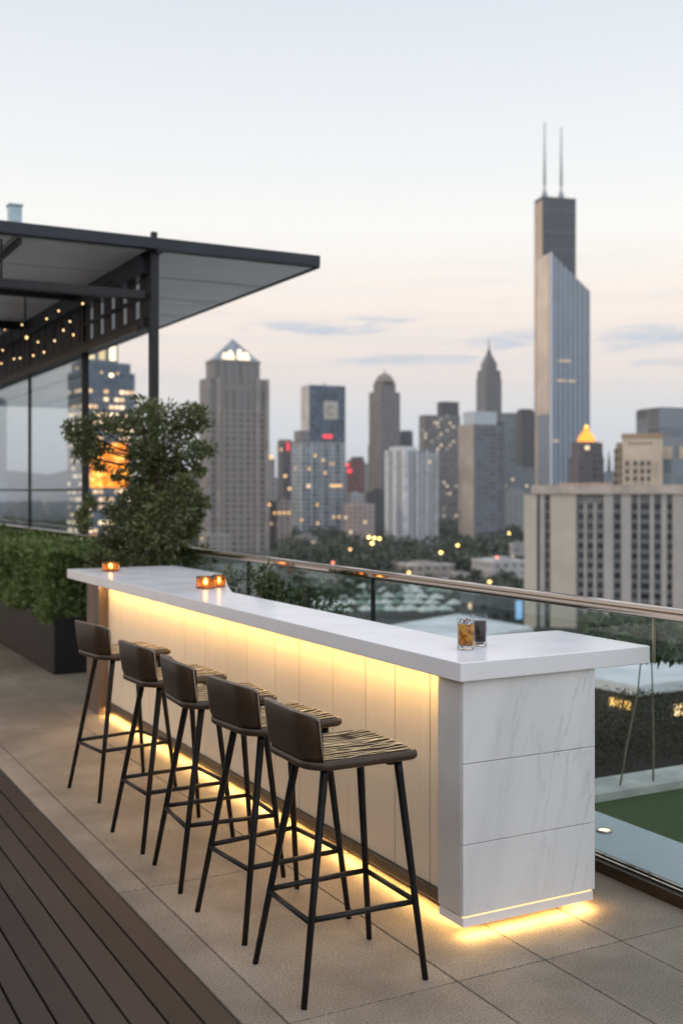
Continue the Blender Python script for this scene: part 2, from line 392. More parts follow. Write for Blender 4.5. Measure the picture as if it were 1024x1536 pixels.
# ------------------------------------------------------------------ terrace: pavers, deck, ledge, lawn
def build_floor():
    mb = MB(); g = .0032
    xs = [1.490, 1.63, 2.31, 2.71, 3.09, 3.555]
    ys = [3.40 + 1.46 * k for k in range(-4, 20)]
    for i in range(len(xs) - 1):
        for j in range(len(ys) - 1):
            mb.box(xs[i] + g, xs[i + 1] - g, ys[j] + g, ys[j + 1] - g, -.05, 0)
    pv = MB()
    for i in range(16):
        for j in range(15): pv.box(1.484 - .68 * (i + 1) + g, 1.484 - .68 * i - g, 10.51 + 1.46 * j + g, 10.51 + 1.46 * (j + 1) - g, -.05, 0)
    struct(pv.build('pergola_floor', M['pale_stone'], bevel=.0025, seg=1))  # unseen paving, made pale to bounce light up under the roof
    o = mb.build('terrace_floor', M['floor'], bevel=.0025, seg=1); struct(o)
    u = MB(); u.box(-9, 3.62, -4, 32, -.5, -.02); struct(u.build('terrace_slab', M['joint']))
build_floor()
def build_deck():
    mb = MB(); edges = [1.484, 1.380, 1.273, 1.160, 1.052]
    while edges[-1] > -8: edges.append(edges[-1] - .107)
    rg = random.Random(3)
    for a, b in zip(edges[:-1], edges[1:]):
        y = -4.0 - rg.random() * 2
        while y < 10.4:
            L = min(3.6, 10.5 - y)
            mb.box(b + .0045, a - .0045, y + .001, y + L - .001, -.03, .002); y += L
    struct(mb.build('wood_deck', M['deck'], bevel=.003, seg=2))
build_deck()
lr = MB(); lr.box(6.0, 14, 12.2, 34, -3.4, -3.0); struct(lr.build('unseen_bounce_slab', varied('bounce_slab_pale', (.72, .71, .70), .7, scale=1)))  # hidden pale slab, added to throw light up onto the soffit
tw = MB()  # unseen wall, added to darken handrail reflections, deck and stools
for k in range(6): tw.box(-8.4, -8.0, -14 + 4.1 * k, -10.2 + 4.1 * k, -.3, 5.6)
tw.box(-8.6, -7.9, -14, 10.4, 5.601, 6.0); tw.box(-8.39, -8.25, -10.199, -9.901, -.3, 5.6)
tw.box(-8.3, -8.15, -14, 10.4, -.3, 5.59); struct(tw.build('unseen_shade_wall', varied('shade_wall_dark', (.10, .095, .09), .8, scale=1)))
ledge = MB(); ledge.box(3.665, 4.27, -4, 10, -.6, -.02); ledge.box(3.665, 5.95, 10.004, 34, -.6, -.02); struct(ledge.build('ledge_floor', varied('pale_ledge', (.40, .46, .49), .5, scale=1.5, amt=.08), bevel=.01))  # wider stretch past the bar is unseen, added to bounce light to the soffit
curbm = varied('curb_concrete', (.42, .42, .40), .8, scale=5)
lc = MB(); lc.box(4.275, 4.33, -4, 5.8, -.5, -.15); lc.box(4.33, 30, 5.8, 6.12, -.5, -.24); struct(lc.build('lawn_curb', curbm, bevel=.01))
def lawnmat():
    t = NT('lawn_turf'); o = t.obj(); n = t.noise(o, 3, 4); n2 = t.noise(o, 90, 3, .7)
    c = t.mix(n, (.045, .075, .020), (.075, .115, .035)); c = t.mix(t.math('MULTIPLY', n2, .5), c, (.03, .05, .014))
    t.bsdf(c, .9); t.bump(n2, .8, .02); return t.m
lw = MB(); lw.box(4.332, 30, -6, 5.798, -.5, -.30); struct(lw.build('lawn', lawnmat()))
bed = MB(); bed.box(4.28, 30, 6.122, 7.75, -.6, -.32); struct(bed.build('planting_bed_ground', M['soil']))
rg = np.random.default_rng(5)
n = 60000
P = np.stack([4.45 + 9 * rg.random(n), 6.35 + 1.3 * rg.random(n), -.34 + .32 * rg.random(n)], 1)
P[:, 2] += .05 * np.sin(P[:, 0] * 2.1) + .04 * np.sin(P[:, 0] * 5.3 + P[:, 1] * 3)
o = leaf_points('ground_cover_shrubbery', P, np.tile([0, 0, 1.], (n, 1)), .022, M['leaf_lawnhedge'], None, rg); tag(o, 'dark low brown green shrubbery behind the lawn curb', 'shrubbery', kind='stuff')

# young trees growing behind the lawn
def young_tree(px, py_base, lean, crown, label):
    z0 = -.32; d = ground_d(py_base, z0); b = at(px, d, z=z0)
    r = thing('young_tree', label, 'tree', b)
    pts = [b, b + Vector((lean * .3, 0, .35)), b + Vector((lean * .75, .02, .7)), b + Vector((lean, .04, 1.05))]
    t = MB(); t.tube(pts, [.0075, .0065, .005, .004], 8)
    for k in range(3):
        q = pts[3]; a = k * 2.3
        t.tube([q, q + Vector((math.cos(a) * .22, math.sin(a) * .22, .16))], [.004, .002], 6)
    t.build('trunk', M['bark_pale'], r)
    c = pts[3]
    leaf_mesh('crown', [((c.x + math.cos(i * 2.1) * .2, c.y + math.sin(i * 2.1) * .2, c.z + .04 * (i % 3) - .02), (.2, .2, .13), crown) for i in range(6)], .075, M['leaf_bush'], r, seed=int(px))
young_tree(927, 1196, .26, 90, 'thin young tree with a leaning pale trunk behind the lawn')
young_tree(979, 1189, .02, 80, 'thin young tree with a straight pale trunk behind the lawn')

sp = at(906, 5.95, z=-.02)
r = thing('ledge_spotlight', 'small lit spotlight sunk in the pale ledge outside the glass', 'spotlight', sp)
MB().lathe([(.042, 0), (.042, .010), (.036, .012), (.034, .006)], sp, 24).build('ring', M['steel'], r)
MB().lathe([(.034, .005), (.02, .010), (1e-5, .011)], sp, 20).build('lens', emit('spot_lens', (1, .74, .46), 3), r)

# ------------------------------------------------------------------ bar
CT, CB = 1.107, 1.031
bar = thing('bar_counter', 'long white bar counter with lit cream front panels and marble end', 'bar counter', (2.75, 6.5, 0))
def build_bar():
    # countertop: L at the marble end, flare at the far end
    poly = [(2.511, 3.676), (3.52, 3.690), (3.52, 4.318), (2.915, 4.318), (2.915, 6.95), (3.08, 7.42), (3.28, 7.95), (3.49, 8.5), (3.49, 9.66), (2.511, 9.66)]
    MB().prism(poly, CB, CT).build('countertop', M['white'], bar, bevel=.004, seg=3)
    # front boards with fine seams (the seam is the dark gap to the carcass behind)
    fp = MB(); y = 3.886; k = 0; X = 2.612
    widths = [.17, .29, .27, .33, .38, .30, .39, .31, .35, .37, .34, .36, .33, .36, .30]
    while y < 8.775:
        w = min(widths[k % len(widths)], 8.78 - y); fp.box(X, X + .018, y + .004, y + w - .004, .105, CB - .001); y += w; k += 1
    fp.build('front_panel', M['panel'], bar, bevel=.0015, seg=1)
    c = MB(); c.box(X + .020, 2.87, 3.89, 9.12, .03, CB - .002); c.build('carcass', M['dark'], bar)
    tk = MB(); tk.box(2.593, 2.629, 3.889, 8.78, .060, .102); tk.box(2.593, 2.596, 3.889, 8.78, .0578, .0600); tk.build('toe_kick', M['dark'], bar, bevel=.002)
    ep = MB(); ep.box(2.535, 2.631, 8.783, 9.13, .0, CB - .001); ep.build('end_pillar', M['brownpost'], bar, bevel=.003)
    # marble pillar
    core = MB(); core.box(2.541, 3.222, 3.722, 3.884, .089, CB - .001)
    pil = core.build('pillar', M['offwhite'], bar, bevel=.002)
    for z0, z1 in [(.089, .372), (.375, .695), (.698, CB - .001)]:
        MB().box(2.543, 3.220, 3.704, 3.7215, z0, z1).build('marble_slab', M['marble'], pil, bevel=.0015, seg=1)
    cap = MB(); cap.box(2.5405, 2.5425, 3.7035, 3.7205, .062, CB - .001)
    pl = MB(); pl.box(2.547, 3.214, 3.710, 3.884, .046, .080); pl.box(2.547, 3.214, 3.7102, 3.7122, .0425, .0459); pl.box(2.5472, 2.5492, 3.7124, 3.884, .0425, .0459); pl.box(3.2118, 3.2138, 3.7124, 3.884, .0425, .0459); pl.build('plinth', M['white'], pil, bevel=.002)
    pk = MB(); pk.box(2.66, 3.12, 3.80, 3.855, .0, .0455); pk.build('plinth_core', M['dark'], pil)
    # led strips
    s = MB(); s.box(2.529, 2.546, 3.90, 8.77, CB - .0024, CB - .0008); s.build('led_strip', M['led'], bar)
    s = MB(); s.box(2.5965, 2.614, 3.89, 8.77, .0588, .0598); s.build('led_strip', M['ledfloor'], bar)
    s = MB(); s.box(2.55, 3.211, 3.716, 3.723, .0815, .0875); s.box(3.201, 3.2085, 3.724, 3.87, .0815, .0875); s.build('led_line', M['ledgap'], pil)
    for bx in ((2.551, 3.21, 3.713, 3.735), (3.190, 3.2115, 3.737, 3.87), (2.60, 3.18, 3.862, 3.882)):
        s = MB(); s.box(*bx, .0444, .0457); s.build('led_strip', M['ledplinth'], pil)
build_bar()

# ------------------------------------------------------------------ bar stools
def d_shape(n=10):
    """seat outline, local: +x faces the bar. front wide, back rounded"""
    pts = []
    def arc(cx, cy, r, a0, a1, m):
        for i in range(m + 1):
            a = R(a0 + (a1 - a0) * i / m); pts.append((cx + r * math.cos(a), cy + r * math.sin(a)))
    arc(.190, -.180, .035, -90, 0, 5); arc(.190, .180, .035, 0, 90, 5)
    arc(-.115, .11, .105, 100, 180, 9); arc(-.115, -.11, .105, 180, 260, 9)
    return pts
def offset_poly(p, k): return [(x - k * (x / max(1e-6, math.hypot(x, y))), y - k * (y / max(1e-6, math.hypot(x, y)))) for x, y in p]
def make_stool(loc, label):
    r = thing('bar_stool', label, 'bar stool', loc, 0, 'bar stools along the bar')
    out = d_shape()
    st = MB()
    layers = [(.035, .803), (.010, .806), (0., .813), (0., .828), (.006, .837), (.014, .840), (.026, .838), (.030, .833)]
    n = len(out); vs = []; fs = []
    for k, z in layers: vs += [(x, y, z + .006 * (x > .1) * ((x - .1) / .14)) for x, y in offset_poly(out, k)]
    for i in range(len(layers) - 1): fs += [(i * n + j, i * n + (j + 1) % n, (i + 1) * n + (j + 1) % n, (i + 1) * n + j) for j in range(n)]
    fs += [tuple(range(n - 1, -1, -1)), tuple(range((len(layers) - 1) * n, len(layers) * n))]
    st.add(vs, fs, True)
    seat = st.build('seat', M['leather'], r, local=True)
    # woven strands lie across the seat, wavy and crossing
    rg = random.Random(11); w = MB()
    inn = offset_poly(out, .022)
    def xrange_(y):
        xs = []
        for (xa, ya), (xb, yb) in zip(inn, inn[1:] + inn[:1]):
            if (ya - y) * (yb - y) <= 0 and abs(ya - yb) > 1e-9: xs.append(xa + (xb - xa) * (y - ya) / (yb - ya))
        return (min(xs), max(xs)) if len(xs) > 1 else None
    def strand(y0, y1, amp, ph, rad, z):
        pts = []
        for i in range(33):
            f = i / 32; y = y0 + (y1 - y0) * f + amp * (math.sin(ph + f * 8.0) + .5 * math.sin(ph * 2 + f * 19))
            y = max(-.188, min(.188, y)); xr = xrange_(y)
            if xr:
                x = xr[0] + (xr[1] - xr[0]) * f
                pts.append((x, y, z + .0008 * math.sin(ph * 3 + f * 14) + .006 * max(0, (x - .1) / .14)))
        w.tube(pts, rad, 6, flat=.7)
    for k in range(16):
        y = -.180 + .0240 * k
        strand(y + rg.uniform(-.009, .009), y + rg.uniform(-.014, .014), rg.uniform(.0025, .0055), rg.random() * 6, rg.uniform(.0015, .0022), .8418)
    for k in range(4):
        y = -.14 + .09 * k
        strand(y, y + rg.choice((-1, 1)) * rg.uniform(.04, .09), .006, rg.random() * 6, .0016, .8440)
    w.build('weave', M['cane'], seat, local=True)
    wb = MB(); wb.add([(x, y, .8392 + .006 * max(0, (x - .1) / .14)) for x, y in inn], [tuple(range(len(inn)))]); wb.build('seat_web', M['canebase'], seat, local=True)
    # wrap-around low backrest
    bp = [(x, y) for x, y in out[12:] if x < -.152]
    arcp = bp
    b = MB(); m = len(arcp); vs = []; fs = []; prof = []
    for i, (x, y) in enumerate(arcp):
        f = i / (m - 1); e = math.sin(math.pi * f) ** .5; nx, ny = x / math.hypot(x, y), y / math.hypot(x, y)
        top = .985 + .030 * min(1, e); bot = .838
        lean = .028 * (-nx if nx < 0 else 0)
        cs = [(0.003, bot), (-.003, bot + .02), (-.004, (top + bot) / 2), (-.003, top - .010), (.001, top - .002), (.012, top), (.024, top - .002), (.028, top - .010), (.024, (top + bot) / 2), (.018, bot)]
        for k, z in cs:
            ln = lean * (z - bot) / .17
            vs.append((x - nx * k - ln, y - ny * k, z))
    c = 10
    for i in range(m - 1): fs += [(i * c + j, i * c + (j + 1) % c, (i + 1) * c + (j + 1) % c, (i + 1) * c + j) for j in range(c)]
    fs += [tuple(range(c)), tuple(range(m * c - 1, (m - 1) * c - 1, -1))]
    b.add(vs, fs, True)
    back = b.build('backrest', M['leather'], r, local=True)
    rim = MB(); rim.tube([vs[i * c + 4] for i in range(m)] + [vs[(m - 1) * c + k] for k in (3, 2, 1)], .0026, 6); rim.tube([vs[k] for k in (1, 2, 3, 4)], .0026, 6)
    rim.build('piping', M['rim'], back, local=True)
    tops = [(.165, -.150), (.165, .150), (-.115, -.115), (-.115, .115)]; feet = [(.250, -.205), (.245, .215), (-.245, -.215), (-.250, .205)]
    def lp(i, z):
        f = 1 - z / .80; return Vector((tops[i][0] + (feet[i][0] - tops[i][0]) * f, tops[i][1] + (feet[i][1] - tops[i][1]) * f, z))
    for i in range(4):
        l = MB(); l.tube([lp(i, .806), lp(i, .76), lp(i, .4), lp(i, .0)], [.0165, .0155, .0135, .0115], 14)
        l.build('leg', M['legmetal'], r, local=True)
    for a, bb, z in [(0, 2, .285), (1, 3, .285), (2, 3, .275), (0, 1, .285)]:
        p, q = lp(a, z), lp(bb, z); f = MB(); f.tube([p, p.lerp(q, .5), q], .0105, 10); f.build('footrest_bar', M['legmetal'], r, local=True)
    cl = MB()
    cl.box(-.13, .18, -.016, .016, .789, .8045); cl.box(-.10, -.07, -.13, .13, .788, .804); cl.box(.12, .15, -.16, .16, .788, .804)
    cl.build('seat_bracket', M['legmetal'], r, local=True)
    return r
stool_labels = ['black cane-seat bar stool nearest the marble end of the bar', 'black bar stool second from the marble end of the bar',
                'middle one of the five black bar stools along the lit panels', 'black bar stool second from the planter end of the bar',
                'black bar stool closest to the dark hedge planter']
first = make_stool((1.97, 3.68, 0), stool_labels[0])
for (dx, dy, rz), lb in zip([(.015, .62, .075), (.02, 1.24, -.07), (.02, 1.87, .05), (.065, 2.87, .14)], stool_labels[1:]):
    c = first.copy(); COL.objects.link(c); c.location = (1.97 + dx, 3.68 + dy, 0); c.rotation_euler.z = rz; c['label'] = lb
    for ch in list(first.children):
        k = ch.copy(); COL.objects.link(k); k.parent = c
        for g in ch.children:
            q = g.copy(); COL.objects.link(q); q.parent = k
first.rotation_euler.z = -.02

# ------------------------------------------------------------------ things on the counter
def candle_mats():
    t = NT('amber_glass'); tr = t.n('ShaderNodeBsdfTransparent'); tr.inputs[0].default_value = (.98, .66, .36, 1)
    tl = t.n('ShaderNodeBsdfTranslucent'); tl.inputs[0].default_value = (.72, .42, .20, 1)
    gl = t.n('ShaderNodeBsdfGlossy'); gl.inputs['Roughness'].default_value = .08; gl.inputs[0].default_value = (.9, .8, .7, 1)
    m1 = t.n('ShaderNodeMixShader'); m1.inputs[0].default_value = .42; t.link(tr.outputs[0], m1.inputs[1]); t.link(tl.outputs[0], m1.inputs[2])
    fr = t.n('ShaderNodeFresnel'); m2 = t.n('ShaderNodeMixShader'); t.link(fr.outputs[0], m2.inputs[0]); t.link(m1.outputs[0], m2.inputs[1]); t.link(gl.outputs[0], m2.inputs[2])
    t.link(m2.outputs[0], t.out.inputs[0]); return t.m
M['amber'] = candle_mats()
M['flame'] = emit('candle_flame', (1.0, .62, .24), 110)
M['wax'] = varied('candle_wax', (.80, .58, .34), .5, Subsurface_Weight=.3)
def candle(x, y, rad, h, label, s=1.0):
    r = thing('candle_holder', label, 'candle', (x, y, CT), 0, 'amber candle holders on the counter')
    MB().lathe([(rad * .86, .002), (rad, .008), (rad, h - .003), (rad - .003, h), (rad - .006, h - .003), (rad - .006, .012), (1e-5, .012)], (x, y, CT), 36).build('holder', M['amber'], r)
    w = MB().lathe([(rad * .62, .0125), (rad * .62, .026), (rad * .5, .028), (1e-5, .027)], (x, y, CT), 24).build('wax', M['wax'], r)
    MB().lathe([(1e-5, .028), (.008 * s, .034), (.011 * s, .043), (.007 * s, .056), (1e-5, .070)], (x, y, CT), 12).build('flame', M['flame'], w)
candle(2.765, 9.22, .072, .078, 'amber glass candle holder alone at the far end of the counter', 1.2)
candle(2.86, 7.30, .066, .084, 'wide amber candle holder at the back edge of the counter', 1.2)
candle(2.985, 7.36, .046, .088, 'narrow amber candle glass beside the wider holder', .8)
def liquid(name, c, den):
    t = NT(name); p = t.bsdf(c, .05, Transmission_Weight=.7, IOR=1.33)
    return t.m
M['tumbler'] = None
M['tumbler'] = glass('tumbler_glass', (.97, .975, .98), .55)
tb = NT('tumbler_base'); tb.bsdf((1, 1, 1), .0, Transmission_Weight=1.0, IOR=1.3); M['tumblerbase'] = tb.m
def whiskey():
    t = NT('amber_drink'); o = t.obj(); n = t.noise(o, 38, 3, .6)
    c = t.ramp(n, [(.36, (.20, .06, .004)), (.48, (.75, .33, .012)), (.6, (1.0, .66, .07))])
    p = t.n('ShaderNodeBsdfPrincipled'); t.link(c, p.inputs['Base Color']); p.inputs['Roughness'].default_value = .08
    tl = t.n('ShaderNodeBsdfTranslucent'); t.link(c, tl.inputs[0]); tr = t.n('ShaderNodeBsdfTransparent'); t.link(c, tr.inputs[0])
    m1 = t.n('ShaderNodeMixShader'); m1.inputs[0].default_value = .30; t.link(tl.outputs[0], m1.inputs[1]); t.link(tr.outputs[0], m1.inputs[2])
    m2 = t.n('ShaderNodeMixShader'); m2.inputs[0].default_value = .35; t.link(m1.outputs[0], m2.inputs[1]); t.link(p.outputs[0], m2.inputs[2])
    t.link(m2.outputs[0], t.out.inputs[0]); return t.m
M['whiskey'] = whiskey()
M['cola'] = varied('dark_drink', (.028, .013, .007), .12, Specular_IOR_Level=.2)
M['ice'] = None
ti = NT('ice'); ti.bsdf((.95, .97, 1), .05, Transmission_Weight=.9, IOR=1.31); M['ice'] = ti.m
def tumbler(x, y, rad, h, fill, drink, label, seed, ice=True):
    r = thing('tumbler', label, 'drink', (x, y, CT + .001), 0.3)
    prof = [(rad * .93, 0), (rad * .95, .003), (rad, h), (rad - .0015, h + .001), (rad - .003, h), (rad * .95 - .003, .003)]
    MB().lathe([(1e-5, .0015), (rad * .93, .0015), (rad * .94, .0155), (1e-5, .0155)], (0, 0, 0), 40).build('glass_foot', M['tumblerbase'], r, local=True)
    MB().lathe(prof, (0, 0, 0), 40).build('tumbler_glass', M['tumbler'], r, local=True)
    rb = rad * .95 - .0034; rt = rb + (rad - .003 - rb) * (fill / h)
    MB().lathe([(1e-5, .0178), (rb * .5, .018), (rb - .0005, .021), (rt - .0008, fill), (1e-5, fill)], (0, 0, 0), 36).build('drink', drink, r, local=True)
    if ice:
        rg = random.Random(seed)
        for k in range(3):
            a = k * 2.1; q = .011; b = MB(); b.box(-q, q, -q, q, -q, q)
            o = b.build('ice_cube', M['ice'], r, bevel=.003, local=True); o.location = (rad * .42 * math.cos(a), rad * .42 * math.sin(a), fill + .004 + .003 * k); o.rotation_euler = (rg.random(), rg.random(), rg.random())
tumbler(2.750, 3.985, .040, .146, .108, M['whiskey'], 'short glass of iced amber drink on the white counter', 1)
tumbler(2.864, 4.045, .0335, .138, .108, M['cola'], 'glass of near-black drink behind the amber one', 2, False)

# ------------------------------------------------------------------ glass railing
rail = thing('glass_railing', 'glass balustrade with polished steel handrail along the terrace edge', 'railing', (3.6, 6, 0))
def build_rail():
    XR = 3.60
    h = MB(); prof = []
    for cx, cz, a0 in ((.026, .014, 0), (-.026, .014, 90), (-.026, -.012, 180), (.026, -.012, 270)):
        for k in range(7): a = R(a0 + 15 * k); prof.append((XR + cx + .014 * math.cos(a), 1.246 + cz + .014 * math.sin(a)))
    m = len(prof); ry = (-1.5, 2, 5, 8, 11, 14, 18, 24)
    h.add([(x, y, z) for y in ry for x, z in prof], [(i * m + k, i * m + (k + 1) % m, (i + 1) * m + (k + 1) % m, (i + 1) * m + k) for i in range(len(ry) - 1) for k in range(m)], True)
    h.add([(x, -1.5, z) for x, z in prof], [tuple(range(m))]); h.build('handrail', M['steel'], rail)
    ch = MB(); ch.box(3.545, 3.655, -1.5, 24, -.0, .054); ch.build('base_channel', M['bronze'], rail, bevel=.004)
    tr = MB(); tr.box(3.575, 3.588, -1.5, 24, .0545, .063); tr.box(3.612, 3.625, -1.5, 24, .0545, .063); tr.build('glazing_bead', M['steel'], rail)
    ys = [-1.5, 1.2, 3.75, 6.26, 8.25, 10.3, 12.6, 15, 18, 21, 24]
    for a, b in zip(ys[:-1], ys[1:]):
        g = MB(); g.box(XR - .006, XR + .006, a + .006, b - .006, .0545, 1.219); g.build('pane', M['glass'], rail)
    for y in ys[2:]:
        big = y > 5
        p = MB(); w_ = .016 if big else .007; p.box(XR - w_, XR + w_, y - .005, y + .005, .0545 if big else 1.02, 1.219); p.build('post', M['charcoal'] if big else M['brass'], rail, bevel=.002)
M['brass'] = varied('clamp_metal', (.42, .36, .26), .35, metal=.6)
build_rail()

# ------------------------------------------------------------------ plants behind the bar
def bush(px, d, top, rad, label, n=900, low=.35, seed=1, name='leafy_shrub'):
    b = at(px, d, z=0.); b.z = -.02 if b.x > 3.66 else 0
    r = thing(name, label, 'shrub', b, 0, 'shrubs along the railing')
    pot = MB().lathe([(rad * .55, .0), (rad * .7, .30), (rad * .72, .32), (rad * .62, .32), (rad * .6, .27), (1e-5, .27)], b, 20); pot.build('pot', M['planter'], r)
    st = MB()
    rg = random.Random(seed)
    for k in range(7):
        a = rg.random() * 6.28; e = rad * rg.uniform(.2, .7)
        st.tube([b + Vector((0, 0, .27)), b + Vector((e * .4 * math.cos(a), e * .4 * math.sin(a), top * .6)), b + Vector((e * math.cos(a), e * math.sin(a), top * rg.uniform(.8, .97)))], [.010, .007, .003], 6)
    st.build('stem', M['bark'], r)
    bl = []
    for k in range(16):
        a = rg.random() * 6.28; e = rad * rg.uniform(.1, .85); z = rg.uniform(low, top - .06)
        bl.append(((b.x + e * math.cos(a), b.y + e * math.sin(a), b.z + z), (rad * .38, rad * .38, .10), n // 16))
    leaf_mesh('foliage', bl, .050, M['leaf_bush'], r, seed=seed, aspect=.36)
    return r
bush(405, 7.75, 1.26, .19, 'upright leafy shrub between bar and glass railing', 2200, .45, 21)
bush(352, 8.6, 1.19, .15, 'smaller shrub beside the candles at the back of the bar', 900, .5, 22)
bush(468, 8.7, 1.15, .19, 'sparse shrub outside the glass right of the leafy shrub', 1100, .5, 23)
bush(306, 10.7, 1.20, .24, 'shrub outside the glass under the dark end of the handrail', 1600, .5, 24)
bush(505, 8.4, .98, .16, 'lowest shrub outside the glass beside the thin post', 500, .5, 25)

# ------------------------------------------------------------------ hedge planter and tree
pt = thing('hedge_planter', 'long dark grey planter box holding a clipped hedge', 'planter', (3.0, 16, 0))
pm = MB(); x0, x1, y0, y1, hh, w = 2.70, 3.44, 10.87, 24.0, .547, .04
pm.box(x0, x1, y0, y0 + w, 0.004, hh); pm.box(x0, x1, y1 - w, y1, 0.004, hh); pm.box(x0, x0 + w, y0 + w, y1 - w, 0.004, hh); pm.box(x1 - w, x1, y0 + w, y1 - w, 0.004, hh)
pm.build('planter_box', M['planter'], pt, bevel=.006)
sm = MB(); sm.box(x0 + w, x1 - w, y0 + w, y1 - w, .2, .5); sm.build('soil', M['soil'], pt)
def hedge():
    r = thing('hedge', 'clipped green hedge growing in the long dark planter', 'hedge', (3.07, 11, .5))
    rg = np.random.default_rng(9)
    n = 32000
    yy = 10.93 + 9.2 * rg.random(n) ** 1.7
    u = rg.random(n) * 2 - 1; v = rg.random(n)
    # keep mostly the shell
    face = rg.random(n)
    xx = np.where(face < .5, -.36 + .09 * rg.random(n) ** 1.5, u * .37)
    zz = np.where(face < .5, v * .66, np.where(face < .85, .69 - .10 * rg.random(n) ** 1.5, v * .68))
    yy = np.where((face > .85), 10.93 + .14 * rg.random(n), yy)
    lump = .03 * np.sin(yy * 5.1 + zz * 7) + .022 * np.sin(yy * 11.3 + xx * 9) + .02 * np.sin(zz * 13 + yy * 3)
    xx = xx - lump * (face < .5) * 1.3; zz = zz + lump * 1.1 * (face >= .5)
    P = np.stack([3.06 + xx * (1 + .0 * zz), yy, .50 + zz], 1)
    N = np.where((face < .5)[:, None], np.array([[-1., 0, .2]]), np.array([[0., -.2, 1.]]))
    leaf_points('foliage', P, N, .060, M['leaf_hedge'], r, rg, .4, .5)
    st = MB()
    for k in range(24):
        y = 11.0 + k * .38; st.tube([(3.06, y, .48), (3.06 + .1 * math.sin(k * 3), y + .05, .8), (3.06 + .15 * math.sin(k * 5), y + .1, 1.05)], [.018, .012, .005], 6)
    st.build('stem', M['bark'], r)
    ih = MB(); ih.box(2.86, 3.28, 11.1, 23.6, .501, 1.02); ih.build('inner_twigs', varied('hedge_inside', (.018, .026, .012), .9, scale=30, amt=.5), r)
    tail = 9000
    yy = 20.0 + 3.7 * rg.random(tail); P = np.stack([3.06 + (rg.random(tail) * 2 - 1) * .38, yy, .5 + .68 * rg.random(tail) ** .5], 1)
    leaf_points('foliage', P, np.tile([-.3, 0, .8], (tail, 1)), .07, M['leaf_hedge'], r, rg, .4, .5)
hedge()
def tree():
    D = 10.35; b = at(232, D, z=.0)
    r = thing('potted_tree', 'bushy dark green tree standing behind the far end of the bar', 'tree', b)
    MB().lathe([(.24, .0), (.30, .5), (.31, .52), (.28, .52), (.27, .45), (1e-5, .45)], b, 28).build('pot', M['planter'], r)
    tk = MB(); top = at(236, D, 690)
    mid = at(233, D, 800); mid2 = at(240, D + .05, 745)
    tk.tube([(b.x, b.y, .44), mid, mid2, top], [.050, .042, .036, .022], 10)
    rows = [(118, 640, 17), (112, 655, 13), (148, 636, 20), (180, 640, 20), (208, 628, 20), (222, 616, 15), (252, 626, 22), (284, 620, 17), (300, 636, 14), (297, 618, 10), (128, 664, 17), (150, 672, 12), (118, 682, 12), (140, 686, 12),
            (214, 656, 28), (246, 660, 30), (278, 648, 22), (298, 676, 11), (312, 676, 8), (286, 676, 16), (210, 690, 22), (240, 700, 33), (272, 696, 20),
            (215, 722, 26), (250, 732, 34), (278, 726, 18), (296, 706, 9), (196, 752, 20), (222, 752, 30), (258, 760, 34), (290, 752, 17), (306, 756, 9), (298, 772, 10), (172, 772, 17), (196, 788, 26), (232, 788, 34), (268, 788, 30), (288, 796, 14),
            (165, 806, 18), (184, 826, 24), (222, 826, 34), (258, 824, 30), (284, 836, 18), (300, 830, 9), (150, 838, 16), (160, 846, 18), (128, 768, 7), (134, 752, 6), (124, 790, 8), (120, 776, 6), (150, 700, 6), (176, 716, 5)]
    bl = []; rg = random.Random(4)
    for px, py, rr in rows:
        dd = D + rg.uniform(-.30, .30) * min(1, rr / 22); c = at(px, dd, py); q = rr / F * dd * 1.05
        bl.append((c, (q, q, q * .9), int(30 + rr * rr * (.58 if py < 700 else .75))))
        if rr > 11: 
            e = at(px, dd, py + rr * .3); s0 = mid.lerp(top, min(1, max(0, (825 - py) / 150)))
            tk.tube([s0, s0.lerp(e, .5) + Vector((0, 0, -.03)), e], [.014, .009, .004], 6)
    # fringe of small sprays on the outline
    ex = []
    for (c, q, n_) in bl:
        for k in range(3):
            a = rg.random() * 6.28; bb = rg.uniform(-.4, 1)
            cc = Vector(c) + Vector((q[0] * math.cos(a), q[0] * math.sin(a), q[0] * bb)) * 1.02
            ex.append((cc, (.05, .05, .045), 16))
    tk.build('trunk', M['bark'], r)
    leaf_mesh('crown', bl + ex, .051, M['leaf_tree'], r, seed=12, shell=.25, aspect=.42, upb=.25)
tree()

